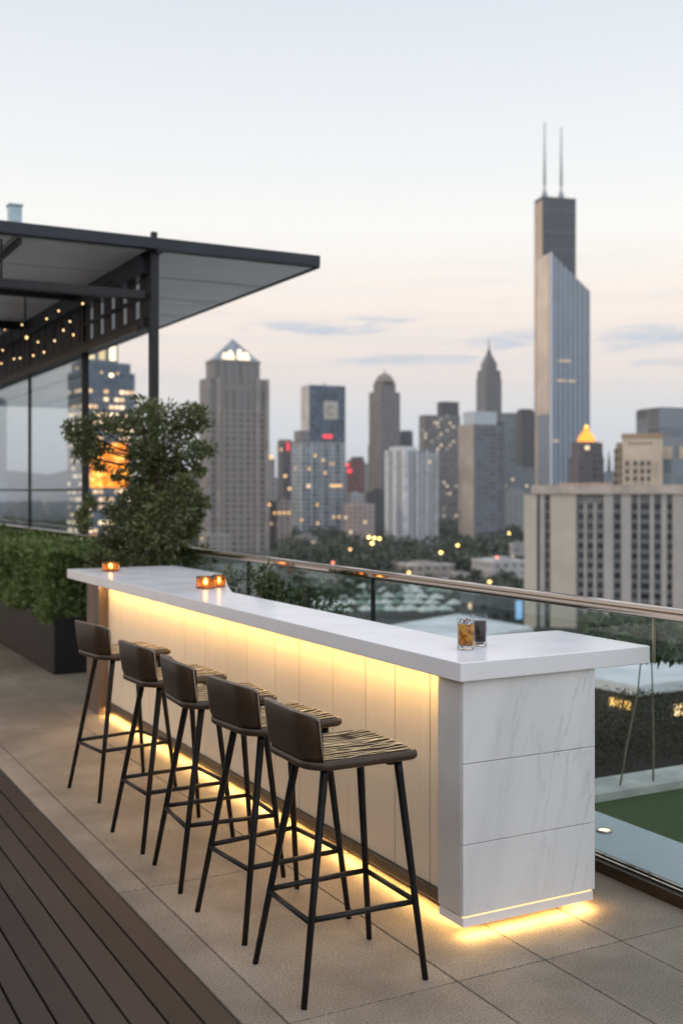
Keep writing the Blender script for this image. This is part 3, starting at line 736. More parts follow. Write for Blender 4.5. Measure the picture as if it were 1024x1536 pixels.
# ------------------------------------------------------------------ roofed pergola
XW = 3.85; ZR = 4.275
pg = thing('pergola', 'dark steel pergola with a grey panelled roof over the terrace', 'pergola', (XW, 11.3, 0))
def build_pergola():
    rf = MB(); rf.box(-3.4, 5.70, 11.20, 34, ZR + .02, ZR + .10); roof = rf.build('roof', M['fascia'], pg)
    fc = MB()
    fc.box(-3.4, 5.725, 11.13, 11.197, ZR + .012, ZR + .13); fc.box(5.702, 5.755, 11.20, 34, ZR + .0, ZR + .13)
    fc.build('fascia', M['fascia'], roof, bevel=.006)
    sf = MB()
    for k in range(17):
        y0 = 11.22 + k * 1.35
        sf.box(XW + .09, 5.67, y0 + .022, y0 + 1.328, ZR + .004, ZR + .018)
        for i in range(5): sf.box(XW - .1 - 1.35 * (i + 1) + .01, XW - .1 - 1.35 * i - .01, y0 + .022, y0 + 1.328, ZR + .004, ZR + .018)
    sf.build('soffit', M['soffit'], roof)
    for y, w in ((11.30, .046), (13.93, .041), (16.95, .023), (20, .041), (23.2, .023)):
        c = MB(); c.box(XW - w, XW + w * .9, y - w, y + w, -.02, ZR - .001); c.build('column', M['charcoal'], pg, bevel=.006)
    bm = MB(); bm.box(XW - .11, XW + .08, 11.42, 33, ZR - .20, ZR - .002); bm.build('beam', M['fascia'], pg, bevel=.005)
    bm = MB(); bm.box(XW - .085, XW + .075, 11.42, 33, 3.50, 3.62); bm.build('beam', M['charcoal'], pg, bevel=.005)
    for y, z, h in ((11.34, 3.83, .09), (13.95, 4.22, .12), (16.9, 4.22, .12), (19.9, 4.22, .12)):
        t = MB(); t.box(-3.4, XW - .1, y - .045, y + .045, z - h / 2, z + h / 2); t.build('rafter', M['charcoal'], pg, bevel=.004)
    t = MB(); t.box(XW - .045, XW - .0105, 11.42, 13.83, 3.83, 3.87); t.build('rafter', M['charcoal'], pg)
    for x in (2.45, 1.2, -.1):
        t = MB(); t.box(x - .02, x + .02, 11.23, 33, ZR - .06, ZR - .002); t.build('purlin', M['charcoal'], pg)
    for x, y in ((2.55, 12.9), (2.75, 13.9), (3.1, 13.9), (2.3, 11.36), (2.9, 16.8)):
        t = MB(); t.tube([(x, y, 3.86), (x, y, ZR - .003)], .011, 6); t.build('hanger_rod', M['charcoal'], pg)
    y = 11.47; k = 0
    while y < 33:
        w = .28 if y < 13.6 else .40; g = .17 if y < 13.6 else .045
        s = MB(); s.box(XW - .01, XW + .01, y, y + w, 3.6205, ZR - .201)
        if k < 44: s.build('frieze_panel', M['slat'], pg, bevel=.004)
        y += w + g; k += 1
    t = MB(); t.box(XW - .03, XW + .03, 11.27, 11.33, ZR + .131, ZR + .22); t.build('post_cap', M['charcoal'], pg, bevel=.005)
    gu = MB(); gu.box(XW - .15, XW - .086, 11.5, 33, 3.47, 3.53); gu.build('gutter', M['bronze'], pg, bevel=.004)
build_pergola()
ru = at(22, 15.5, z=ZR + .1)
r = thing('roof_unit', 'pale blue box standing on the pergola roof', 'roof unit', ru)
MB().box(ru.x - .085, ru.x + .085, ru.y - .08, ru.y + .08, ru.z + .001, 5.70).build('housing', varied('pale_blue_paint', (.40, .52, .58), .5), r, bevel=.01)
MB().box(ru.x - .10, ru.x + .10, ru.y - .095, ru.y + .095, 5.7005, 5.73).build('cover', varied('pale_blue_cover', (.45, .56, .6), .5), r, bevel=.006)

gw = thing('glass_wall', 'tall glass wind screen between the pergola columns', 'glass wall', (XW, 14, 0))
for a, b in ((13.98, 16.92), (16.98, 19.95), (20.05, 23.17), (23.23, 33)):
    g = MB(); g.box(XW - .006, XW + .006, a, b, -.01, 3.499); g.build('pane', M['wallglass'], gw)
    t = MB(); t.box(XW - .02, XW + .02, a, b, 1.775, 1.805) if False else t.box(XW - .03, XW - .007, a, b, 1.775, 1.805); t.build('transom', M['charcoal'], gw)
sl_ = thing('string_lights', 'string of small warm bulbs hung inside the pergola frieze', 'string lights', (3.5, 14, 3.8))
bulbs = [(4, 525), (7, 494), (40, 506), (57, 513), (82, 511), (95, 495), (105, 482), (124, 455), (30, 537), (21, 538), (66, 528), (70, 478), (33, 487), (88, 466), (110, 502), (50, 533), (2, 545), (14, 470)]
wirepts = []
for i, (px, py) in enumerate(bulbs):
    X = 3.52; d = 1911 * X / (px + 395); p = at(px, d, py); big = 1.7 if (px, py) == (40, 506) else 1.0
    MB().sphere(p, .011 * big, 12, 1.15).build('bulb', M['bulb'], sl_)
    MB().tube([p + Vector((0, 0, .012 * big)), p + Vector((0, 0, .075))], .010, 8).build('socket', M['charcoal'], sl_)
    wirepts.append(p + Vector((0, 0, .075)))
wirepts = sorted(wirepts, key=lambda v: -v.y)
w = MB(); pts = []
for a, b in zip(wirepts[:-1], wirepts[1:]):
    pts += [a, a.lerp(b, .5) + Vector((0, 0, -.03))]
pts.append(wirepts[-1]); pts.append(Vector((3.74, wirepts[-1].y - .5, 4.15)))
w.tube(pts, .006, 5); w.build('cable', M['charcoal'], sl_)

#CITY#
# ------------------------------------------------------------------ city
def groundmat():
    t = NT('city_ground'); o = t.obj()
    n = t.noise(o, .012, 5, .6); n2 = t.noise(o, .08, 4, .6)
    c = t.ramp(n, [(.35, (.030, .042, .026)), (.5, (.05, .055, .05)), (.62, (.09, .09, .088)), (.75, (.15, .15, .145))])
    c = t.mix(t.math('MULTIPLY', n2, .6), c, (.04, .05, .035)); t.bsdf(c, .9); return t.m
g = MB(); n = 96
g.add([(4300 * math.cos(2 * math.pi * k / n), 4300 * math.sin(2 * math.pi * k / n), GZ) for k in range(n)], [tuple(range(n))]); struct(g.build('ground', groundmat()))
def hills():
    mb = MB(); vs = []; fs = []; m = 90
    for i in range(m + 1):
        px = -700 + 2400 * i / m
        h = 30 + 26 * math.sin(i * .31) + 14 * math.sin(i * .83 + 1) + 8 * math.sin(i * 1.9)
        p = at(px, 3500, z=GZ); q = at(px, 3800, z=GZ + 62 + max(0, h)); s = at(px, 4100, z=GZ)
        vs += [p, q, s]
    for i in range(m):
        a = i * 3; fs += [(a, a + 3, a + 4, a + 1), (a + 1, a + 4, a + 5, a + 2)]
    mb.add(vs, fs, True); struct(mb.build('hills', varied('hill_woods', (.05, .065, .06), .9, scale=.01)))
hills()

class Tower:
    def __init__(s, name, label, px0, px1, ytop, d, mat, pc=None, cat='building', group=None, side='l', delta=24, z0=GZ, deep=.8):
        s.d = d; a = YAW + math.atan(((px0 + px1) / 2 - 512) / F); s.m2 = d / F * 1.0
        k = d / F * math.cos(a - YAW)
        k = d / F
        s.px0, s.px1 = px0, px1
        if pc is None:
            s.W = (px1 - px0) * k; s.D = s.W * deep; dl = 0; s.fx0, s.fx1 = px0, px1
        else:
            dl = R(delta)
            if side == 'l': wl, wf = pc - px0, px1 - pc; s.fx0, s.fx1 = pc, px1
            else: wl, wf = px1 - pc, pc - px0; s.fx0, s.fx1 = px0, pc
            s.W = wf * k / math.cos(dl); s.D = wl * k / math.sin(dl)
        rot = -a + (dl if side == 'l' else -dl)
        dc = d + (s.W * math.sin(dl) + s.D * math.cos(dl)) / 2
        c = at((px0 + px1) / 2, d, z=z0); dirv = Vector((math.sin(a), math.cos(a), 0)); c = c + dirv * (dc - d)
        sc = dc / d; s.W *= sc ** .5; s.D *= sc ** .5
        s.z0 = z0; s.H = s.z(ytop)
        s.root = thing(name, label, cat, c, rot, group)
        if mat is not None: s.box('body', mat, 0, 1, 0, 1, None, ytop, full=True)
    def z(s, y): return H - s.z0 + (HOR - y) / F * s.d
    def x(s, px): return -s.W / 2 + (px - s.fx0) / (s.fx1 - s.fx0) * s.W
    def box(s, name, mat, f0, f1, g0, g1, yb, yt, full=False, bevel=0., parent=None):
        z0 = 0 if yb is None else s.z(yb)
        W, D = s.W, s.D
        b = MB().box(-W / 2 + f0 * W, -W / 2 + f1 * W, -D / 2 + g0 * D, -D / 2 + g1 * D, z0, s.z(yt))
        return b.build(name, mat, parent or s.root, bevel=bevel, local=True)
    def front(s, name, mat, pxa, pxb, ya, yb, t=.4, off=.02, parent=None):
        """a thin piece on the front face"""
        b = MB().box(s.x(pxa), s.x(pxb), -s.D / 2 - off - t, -s.D / 2 - off, s.z(max(ya, yb)), s.z(min(ya, yb)))
        return b.build(name, mat, parent or s.root, local=True)
grey = lambda v, b=0.: (v, v * (1 + b * .4), v * (1 + b))
roofm = varied('roof_grey', (.14, .145, .15), .8, scale=.2)
lampY = emit('warm_lit', (1, .60, .26), 1.5, False)
litred = emit('red_light', (1, .06, .08), 1.6, False)

# --- pyramid topped tower
def pyramid_tower():
    st = (.235, .215, .20); dk = (.075, .075, .08)
    f1 = facade('stone_facade_grid', st, dk, 4.1, 4.85, .50, .56, .0, strength=1.5, stain=.12, seed=1)
    f2 = facade('stone_facade_tall', (.21, .20, .19), (.10, .105, .115), 22, 5.2, .42, .80, .0, seed=2)
    T = Tower('pyramid_tower', 'stone tower with a lit glass pyramid on top', 298, 400, 612, 740, f1, pc=313, cat='skyscraper', delta=18)
    T.box('setback', f2, .005, .995, .005, .995, 612, 566)
    T.box('upper_floors', f2, .10, .90, .10, .90, 566, 541)
    W, D = T.W, T.D
    for f in (0, .165, .835, 1.0):
        x = -W / 2 + f * W
        MB().box(x - 1.5, x + 1.5, -D / 2 - 1.2, -D / 2 - .02, 0, T.z(566)).build('pier', varied('stone_pier', (.26, .24, .22), .8, scale=.1), T.root, local=True)
    MB().box(-.415 * W, .415 * W, -.42 * D, .42 * D, T.z(541) + .02, T.z(541) + 1.3).build('cornice', varied('stone_cornice', (.24, .225, .21), .8), T.root, local=True)
    pyr = MB(); b = .385
    z0, z1 = T.z(541) + 1.35, T.z(503)
    pyr.add([(-b * W, -b * D, z0), (b * W, -b * D, z0), (b * W, b * D, z0), (-b * W, b * D, z0), (0, 0, z1)], [(0, 3, 2, 1), (0, 1, 4), (1, 2, 4), (2, 3, 4), (3, 0, 4)])
    rf = pyr.build('glass_roof', facade('pyramid_glass', (.30, .33, .36), (.20, .23, .27), 3.2, 3.2, .86, .86, 0, metal=.6, rough=.2, wallrough=.3), T.root, local=True)
    # lit arches round the foot of the pyramid
    for k in range(4):
        cx = (-.185 + .10 * k + .06 * (k > 1)) * W; h = (4.6, 6.6, 7.6, 5.6)[k]
        sl = b * D / (z1 - z0)
        m = MB()
        for i in range(7):
            f0, f1_ = i / 7, (i + 1) / 7
            q = lambda f: math.sqrt(max(0, 1 - f * f)) * .055 * W
            y = lambda z: -(b * D) + (z - z0) * sl - .35
            za, zb = z0 + .6 + f0 * h, z0 + .6 + f1_ * h
            m.add([(cx - q(f0), y(za), za), (cx + q(f0), y(za), za), (cx + q(f1_), y(zb), zb), (cx - q(f1_), y(zb), zb)], [(0, 1, 2, 3)])
        m.build('lit_arch', emit('arch_light', (1, .80, .50), 2.2, False) if k == 0 else bpy.data.materials['arch_light'], rf, local=True)
pyramid_tower()

# --- glass tower with scattered lit windows, in front of the dark slab tower
T = Tower('glass_tower', 'grey glass tower with scattered lit windows and pale mullions', 436, 518, 664, 900,
          facade('glass_mullions', (.34, .36, .38), (.15, .19, .235), 3.6, 5.0, .78, .74, .014, strength=1.4, metal=.5, rough=.25, seed=4), pc=452, cat='skyscraper', delta=22)
T.box('roof_parapet', roofm, .02, .98, .02, .98, 664, 660)
T.box('plant_room', varied('plant_grey', (.2, .2, .21), .8), .02, .22, .1, .8, 660, 645)
for px in (452, 466, 481, 498, 514): T.front('mullion', varied('pale_mullion', (.48, .50, .52), .5, scale=.1) if px == 452 else bpy.data.materials['pale_mullion'], px - .7, px + .7, 664, 815, .6)
T.front('lit_window_band', lampY, 494, 512, 727, 730, .3, .65)
for px, py in ((472, 683), (484, 690), (487, 709), (463, 703), (475, 757), (476, 785), (508, 776), (500, 776), (452, 780)):
    T.front('lit_window', lampY, px - 1.5, px + 1.5, py - 1.5, py + 1.5, .3, .65)

T = Tower('slab_tower', 'dark blue slab tower with a square emblem sign near the top', 452, 518, 577, 1050,
          facade('slab_glass', (.055, .075, .10), (.065, .09, .125), 4, 3, .9, .9, .0, metal=.5, rough=.3, wallrough=.5, seed=5), pc=464, cat='skyscraper', delta=22)
MB().box(-T.W / 2 - .8, -T.W / 2 - .02, -T.D / 2, T.D / 2, T.z(700), T.z(578)).build('sunlit_side', varied('sunlit_side_pale', (.50, .47, .45), .6, scale=.05), T.root, local=True)  # low sun on the left face, painted as a pale panel
sg = T.front('emblem_sign', varied('sign_face', (.46, .43, .38), .6), 485, 506, 601, 628, .8)
em = MB(); cx, cz = T.x(495.5), T.z(615)
for k in range(14):
    a0, a1 = R(40 + 20 * k), R(60 + 20 * k); ro, ri = 4.6, 2.7
    if k < 14: em.add([(cx + ro * math.cos(a0), -T.D / 2 - 1.0, cz + ro * math.sin(a0)), (cx + ro * math.cos(a1), -T.D / 2 - 1.0, cz + ro * math.sin(a1)), (cx + ri * math.cos(a1), -T.D / 2 - 1.0, cz + ri * math.sin(a1)), (cx + ri * math.cos(a0), -T.D / 2 - 1.0, cz + ri * math.sin(a0))], [(0, 1, 2, 3)])
em.build('emblem', varied('emblem_grey', (.24, .23, .22), .6), sg, local=True)
T.front('red_sign', litred, 484, 498, 651.5, 656.5, .5)
MB().tube([(T.x(492), 0, T.H), (T.x(492), 0, T.H + 4)], .5, 6).build('mast', roofm, T.root, local=True)

T = Tower('red_lit_tower', 'narrow dark tower with red lights left of the glass tower', 416, 438, 662, 1000, facade('dark_grid', (.10, .095, .105), (.055, .06, .075), 4, 4, .6, .6, .03, (1, .35, .15), seed=6), pc=424, cat='tower')
T.front('red_sign', litred, 430, 433, 664, 676, .5); T.front('lit_window', lampY, 425.5, 429.5, 712, 716, .5); T.front('lit_window', bpy.data.materials['warm_lit'], 432, 436, 731, 735, .5)
T.box('roof_rim', roofm, .05, .95, .05, .95, 662, 659)
T = Tower('slim_tower', 'slim pale tower with a bright roof light beside the pyramid tower', 401, 412, 688, 850, facade('slim_grid', (.28, .27, .27), (.12, .13, .15), 4, 3.5, .5, .5, .03, seed=7), cat='tower')
MB().sphere((0, -T.D / 2, T.H + 1.2), 1.6, 10).build('roof_light', lampY, T.root, local=True)

# --- stepped tower with a crown
def crown_tower():
    f = facade('brown_grid', (.20, .18, .175), (.09, .10, .12), 4, 4.0, .48, .70, .004, seed=8)
    T = Tower('crowned_tower', 'brown stepped tower with a small domed crown', 553, 600, 587, 1100, f, pc=571, cat='skyscraper', delta=38)
    T.box('shoulder', f, -.03, 1.03, -.03, 1.03, None, 666); T.box('setback', f, .14, .86, .14, .86, 587, 573)
    z = T.z(573)
    MB().lathe([(10.0, 0), (10, 2.5), (8.2, 4.0), (7.5, 6.5), (4.5, 9.0), (1.0, 10.2), (.3, 14)], (0, 0, z), 8).build('crown', varied('crown_stone', (.22, .185, .165), .7), T.root, local=True)
crown_tower()
T = Tower('dark_block', 'small dark block tucked behind the crowned tower', 599, 619, 648, 1150, facade('dark_block_grid', (.075, .085, .10), (.05, .06, .075), 4, 4, .7, .6, .01, seed=9), cat='building')
T.box('roof_rim', roofm, .1, .9, .1, .9, 648, 645.5)
T = Tower('red_brick_tower', 'dull red tower with red roof lights between the two grey towers', 520, 547, 690, 1020, facade('red_grid', (.17, .085, .085), (.10, .07, .08), 4, 5, .5, .6, .02, (1, .3, .15), 1.5, seed=10), pc=529, cat='tower')
T.box('plant_room', varied('plant_red', (.11, .10, .11), .8), .25, .95, .1, .9, 690, 685)
for px, py in ((521, 698), (525, 706), (523, 707)): T.front('red_lamp', litred, px - 2.4, px + 2.4, py - 2.2, py + 2.2, .5)

# --- white apartment tower: balcony bands as real slabs
def white_tower():
    f = facade('white_grid', (.50, .52, .55), (.06, .075, .10), 2.35, 4.3, .70, .62, .006, seed=11, wallrough=.6)
    T = Tower('white_apartment_tower', 'white apartment tower with rows of balcony bands', 578, 656, 676, 810, f, pc=609, cat='apartment tower', delta=34)
    T.box('roof_block', varied('white_parapet', (.55, .58, .62), .6), -.02, .35, .05, .8, 676, 669)
    W, D = T.W, T.D
    wm = varied('white_band', (.56, .58, .61), .6, scale=.2)
    for k, f0 in enumerate((.0, .30, .62, .94)):
        MB().box(-W / 2 + f0 * W, -W / 2 + (f0 + .06) * W, -D / 2 - 1.0, -D / 2 - .02, 0, T.z(674)).build('pier', wm, T.root, local=True)
    for k in range(3):
        MB().box(-W / 2 - 1.0, -W / 2 - .02, -D / 2 + (.0 + .42 * k) * D, -D / 2 + (.0 + .42 * k + .16) * D, 0, T.z(674)).build('pier', wm, T.root, local=True)
    z = 3.0; b = MB()
    while z < T.z(680):
        b.box(-W / 2 + .365 * W, -W / 2 + .615 * W, -D / 2 - .9, -D / 2 - .03, z, z + .8); b.box(-W / 2 + .685 * W, -W / 2 + .935 * W, -D / 2 - .9, -D / 2 - .03, z, z + .8); z += 2.35
    b.build('balcony_band', wm, T.root, local=True)
white_tower()
T = Tower('speckled_tower', 'wide grey tower speckled with dim lit windows and a dark roof block', 628, 690, 622, 1200, facade('speckle_grid', (.155, .15, .15), (.12, .125, .135), 4, 3.6, .6, .6, .10, (1, .78, .55), .75, seed=12), pc=637, cat='skyscraper')
T.box('roof_block', varied('dark_roof_block', (.075, .08, .09), .7), .50, .98, .1, .9, 622, 601)

# --- tower with spire
def spire_tower():
    f = facade('spire_grid', (.19, .19, .20), (.10, .115, .14), 4.2, 4.4, .5, .8, .002, seed=13, metal=.3)
    T = Tower('spire_tower', 'tapering grey tower with a needle spire', 714, 752, 566, 1500, f, pc=728, cat='skyscraper', delta=36)
    T.box('setback', f, .04, .96, .04, .96, 566, 554); T.box('setback', f, .18, .82, .18, .82, 554, 543)
    W, D = T.W, T.D
    MB().frustum((-.30 * W, .30 * W, -.30 * D, .30 * D, T.z(543)), (-.13 * W, .13 * W, -.13 * D, .13 * D, T.z(530))).build('crown', f, T.root, local=True)
    MB().lathe([(3.2, 0), (2.6, 5), (1.1, 8), (.5, 19), (.1, 24)], (0, 0, T.z(530)), 8).build('spire', varied('spire_metal', (.13, .14, .16), .5, metal=.4), T.root, local=True)
spire_tower()
T = Tower('sunlit_flank_tower', 'blue grey tower with a tall sunlit beige flank and pale roof block', 688, 756, 636, 800, facade('blue_band_grid', (.17, .18, .20), (.085, .10, .125), 3.2, 6, .92, .55, .003, seed=14), pc=712, cat='tower', delta=38)
MB().box(-T.W / 2 - .6, -T.W / 2 - .02, -T.D / 2 + .5, T.D / 2, 0, T.z(637)).build('sunlit_flank', varied('sunlit_beige', (.38, .33, .285), .7, scale=.05), T.root, local=True)  # evening light on the left face is put into this beige colour
T.box('roof_block', varied('pale_roof_block', (.42, .47, .52), .5), .06, .80, .1, .85, 636, 616)
T.box('core', varied('core_dark', (.12, .135, .155), .6), .90, 1.02, -.03, .6, None, 630)
T = Tower('blue_tower', 'plain blue grey tower right of the sunlit flank tower', 751, 775, 622, 1350, facade('blue_plain', (.16, .185, .215), (.11, .13, .16), 4, 4, .7, .6, .005, seed=15), cat='tower')
T.box('roof_rim', roofm, .05, .95, .05, .95, 622, 619)
T = Tower('black_tower', 'near-black tower touching the tall sloped tower', 774, 802, 617, 1300, facade('black_grid', (.055, .06, .07), (.04, .045, .055), 4, 4, .7, .6, .01, seed=16), pc=783, cat='tower')
T.box('plant_room', varied('plant_dark', (.06, .065, .075), .8), .05, .9, .1, .9, 617, 613)

# --- tallest dark tower with two masts
def mast_tower():
    f = facade('black_glass', (.022, .027, .038), (.026, .033, .046), 4.2, 4.2, .8, .8, .0, metal=.0, rough=.5, wallrough=.5, seed=17)
    T = Tower('twin_mast_tower', 'tallest tower, black with two white rooftop masts', 802, 863, 296, 1620, f, pc=814, cat='skyscraper', delta=26)
    MB().box(-T.W / 2 - .8, -T.W / 2 - .02, -T.D / 2 + .4, T.D / 2, 0, T.z(299)).build('sunlit_flank', varied('sunlit_tan', (.46, .34, .26), .5, scale=.02), T.root, local=True)  # tan panel paints the dusk glow on the left face
    T.box('parapet', varied('parapet_dark', (.05, .055, .065), .6), -.01, 1.01, -.01, 1.01, 296.02, 293)
    bm_ = varied('belt_dark', (.055, .062, .075), .5)
    for y in (312, 345, 372): T.front('belt', bm_, 814.5, 862.5, y - 1.6, y + 1.6, .4)
    wm = varied('mast_white', (.36, .39, .42), .5)
    for px, yt in ((820, 177), (846, 182)):
        x = T.x(px + 1.5 if px < 830 else px); y = -T.D * .1; z = T.z(293)
        MB().lathe([(4.6, 0), (4.6, 4), (3.8, 5), (3.8, 9), (1.6, 11), (1.6, 16), (1.0, 20)], (x, y, z), 14).build('mast_mount', varied('mount_grey', (.25, .27, .29), .6), T.root, local=True)
        MB().tube([(x, y, z + 20), (x, y, z + 60), (x, y, T.z(yt))], [2.0, 1.7, 1.0], 10).build('mast', wm, T.root, local=True)
mast_tower()
def sloped_tower():
    T = Tower('sloped_glass_tower', 'tall pale blue glass tower with a steeply sloped roof', 806, 884, 433, 1460, None, pc=826, cat='skyscraper', delta=27)
    W, D = T.W, T.D; ga = facade('ribbed_glass', (.27, .31, .36), (.10, .14, .19), 11, 7.0, .60, .975, .0, var=.25, metal=.35, rough=.22, wallrough=.35, stain=.1, seed=18)
    za, zb = T.z(377), T.z(433)
    m = MB(); m.add([(-W / 2, -D / 2, 0), (W / 2, -D / 2, 0), (W / 2, -D / 2, zb), (-W / 2, -D / 2, za), (-W / 2, D / 2, 0), (W / 2, D / 2, 0), (W / 2, D / 2, zb), (-W / 2, D / 2, za)],
                    [(0, 1, 2, 3), (5, 4, 7, 6), (4, 0, 3, 7), (1, 5, 6, 2), (3, 2, 6, 7), (0, 4, 5, 1)])
    m.build('body', ga, T.root, local=True)
    MB().box(-W / 2 - .7, -W / 2 - .02, -D / 2 + 3, D / 2 + .2, T.z(620), za - 1.5).build('sunlit_flank', varied('sunlit_peach', (.62, .50, .40), .35, metal=.2, scale=.02), T.root, local=True)  # peach colour stands for sunset light on the upper left face
    MB().box(-W / 2 - .72, -W / 2 + 2.2, -D / 2 - .5, -D / 2 - .02, 0, za - .5).build('corner_strip', varied('white_corner', (.68, .69, .72), .4), T.root, local=True)
    T.front('belt', varied('belt_grey', (.20, .23, .27), .5), 830, 883.5, 440, 438, .3)
    lw_ = emit('office_light', (1, .74, .52), .62, False)
    for a, b, y in ((836, 848, 570), (851, 863, 570), (838, 856, 540), (829.5, 838, 661)):
        if a > 826: T.front('lit_floor', lw_, a, b, y - 1.5, y + 1.5, .25)
sloped_tower()

# --- small tower with a glowing dome
def dome_tower():
    f = facade('plum_grid', (.15, .13, .135), (.08, .085, .105), 4, 4.2, .6, .55, .05, (1, .6, .35), 1.2, seed=19)
    T = Tower('domed_tower', 'short dark tower with a glowing orange dome', 853, 905, 685, 640, f, pc=868, cat='tower', delta=24)
    T.box('setback', f, .08, .98, .08, .98, 685, 662)
    z = T.z(661.5)
    MB().lathe([(5.0, 0), (4.9, 1.2), (4.0, 3.4), (2.4, 5.2), (1.6, 6.2), (1.5, 7.6), (.7, 8.6), (1e-4, 9.6)], (.0, -.1, z), 20).build('dome', emit('dome_glow', (1, .34, .05), 2.0, False), T.root, local=True)
    MB().lathe([(1.0, 0), (1.0, 1.2), (1e-4, 2.4)], (.0, -.1, z + 7.6), 10).build('finial', emit('finial_glow', (1, .62, .12), 3.0, False), T.root, local=True)
dome_tower()
T = Tower('needle_tower', 'thin dark needle in the gap beside the domed tower', 908, 918, 706, 1300, facade('needle_grid', (.16, .185, .22), (.11, .13, .16), 4, 4, .6, .6, 0, seed=20), cat='tower')
MB().lathe([(2.2, 0), (1.6, 12), (.2, 24)], (0, 0, T.H), 8).build('spire', roofm, T.root, local=True)

# --- beige block with the grey tower behind it
def beige_block():
    b = varied('beige_render', (.52, .44, .345), .8, scale=.08)
    T = Tower('beige_block', 'beige block with square windows and a brown parapet above the office building', 934, 992, 657, 500, varied('beige_wall', (.50, .425, .335), .8, scale=.08), cat='building', deep=.9)
    T.box('parapet', varied('brown_parapet', (.34, .25, .17), .8), -.02, 1.02, -.02, 1.02, 657.02, 650)
    pane = varied('block_window', (.035, .035, .04), .2, scale=.3)
    for px in (941, 953, 963, 972):
        for y in (695, 707, 718, 730): T.front('window', pane, px - 2.3, px + 2.3, y - 3.6, y + 3.6, .15)
    for px in (947, 958, 981): T.front('pilaster', b, px - 1.2, px + 1.2, 690, 745, .5)
    for px in (945, 951, 957, 963, 969, 975): T.front('vent', pane, px - 1.6, px + 1.6, 663.5, 666.5, .1)
    T2 = Tower('brown_annex', 'brown stepped annex on the left side of the beige block', 921, 935, 672, 512, facade('annex_grid', (.30, .25, .20), (.07, .07, .075), 3.6, 3, .55, .6, 0, seed=21), cat='building')
    T2.box('parapet', varied('annex_parapet', (.33, .28, .22), .8), .2, 1, .1, .9, 672, 664)
    T4 = Tower('grey_annex', 'grey glass annex with a beige panel right of the beige block', 992, 1064, 668, 505, facade('annex_glass', (.26, .29, .32), (.14, .17, .20), 7, 5.2, .6, .9, 0, metal=.4, seed=22), cat='building')
    T4.front('panel', b, 995, 1009, 664, 688, .4) if False else T4.front('panel', b, 995, 1009, 669, 688, .4)
    T4.front('panel', bpy.data.materials['beige_render'], 1019, 1030, 669, 688, .4)
    T3 = Tower('grey_roof_tower', 'plain grey tower rising behind the beige block', 955, 1062, 612, 590, facade('grey_plain', (.20, .215, .235), (.15, .165, .19), 5, 40, .97, .92, 0, rough=.5, seed=23), pc=989, cat='building', delta=38)
    T3.box('roof_rim', roofm, .03, .97, .03, .97, 612, 610)
beige_block()

# --- the near office building
def office():
    d = 337; px0, px1 = 790, 1110
    rec = varied('office_recess', (.20, .205, .21), .75, scale=.2)
    T = Tower('office_building', 'beige concrete office building with columns of dark windows', px0, px1, 741, d, rec, cat='office building', deep=.3)
    stone = varied('office_stone', (.47, .43, .375), .85, scale=.15, amt=.10); stg = varied('office_grey_stone', (.36, .355, .345), .85, scale=.15, amt=.10)
    roof = MB(); W, D = T.W, T.D
    rf = T.box('roof', varied('office_roof', (.42, .37, .33), .8, scale=.2), .033, 1.02, -.09, 1.03, 741, 727.5)
    T.box('parapet', varied('office_parapet', (.38, .28, .23), .8, scale=.4), .16, .40, .1, .6, 727.4, 724)
    strip = MB()
    for a, b, m in ((790, 809, stone), (813.5, 820.5, stg), (829, 867, stone), (907, 921, stg), (932, 946.5, stg), (956, 959, stg), (973, 979, stg), (989, 997, stg), (1005, 1110, stg)):
        T.front('pier', m, a, b, 742, 985, 1.1, .02)
    for a in (880, 894): T.front('mullion', stg, a - 2, a + 2, 755, 985, .5, .02)
    for y0 in (752,):
        pass
    pane = NT('office_pane'); g = pane.n('ShaderNodeNewGeometry'); oi = pane.n('ShaderNodeObjectInfo')
    c = pane.mix(oi.outputs['Random'], (.012, .015, .020), (.05, .06, .072)); pane.bsdf(c, .18)
    bl = varied('office_blind', (.16, .17, .18), .6)
    cols = [(870.5, 877.5), (884, 891.5), (898.5, 905.5), (922.5, 931), (947.5, 955), (960.5, 972), (979.8, 988.3), (997.6, 1004.5)]
    n = 0
    for r_ in range(12):
        y = 759.5 + r_ * 14.9
        for a, b in cols:
            wdw = T.front('window', pane.m, a, b, y - 4.2, y + 4.2, .25, .02); n += 1
    slot = varied('office_slot', (.06, .06, .062), .5)
    T.front('slot_window', slot, 809.3, 813.2, 744, 985, .2); T.front('slot_window', slot, 820.8, 828.7, 744, 985, .2)
    for y in range(16): T.front('slot_spandrel', stg, 821.5, 828, 752 + y * 14.9, 753.5 + y * 14.9, .2, .24)
office()

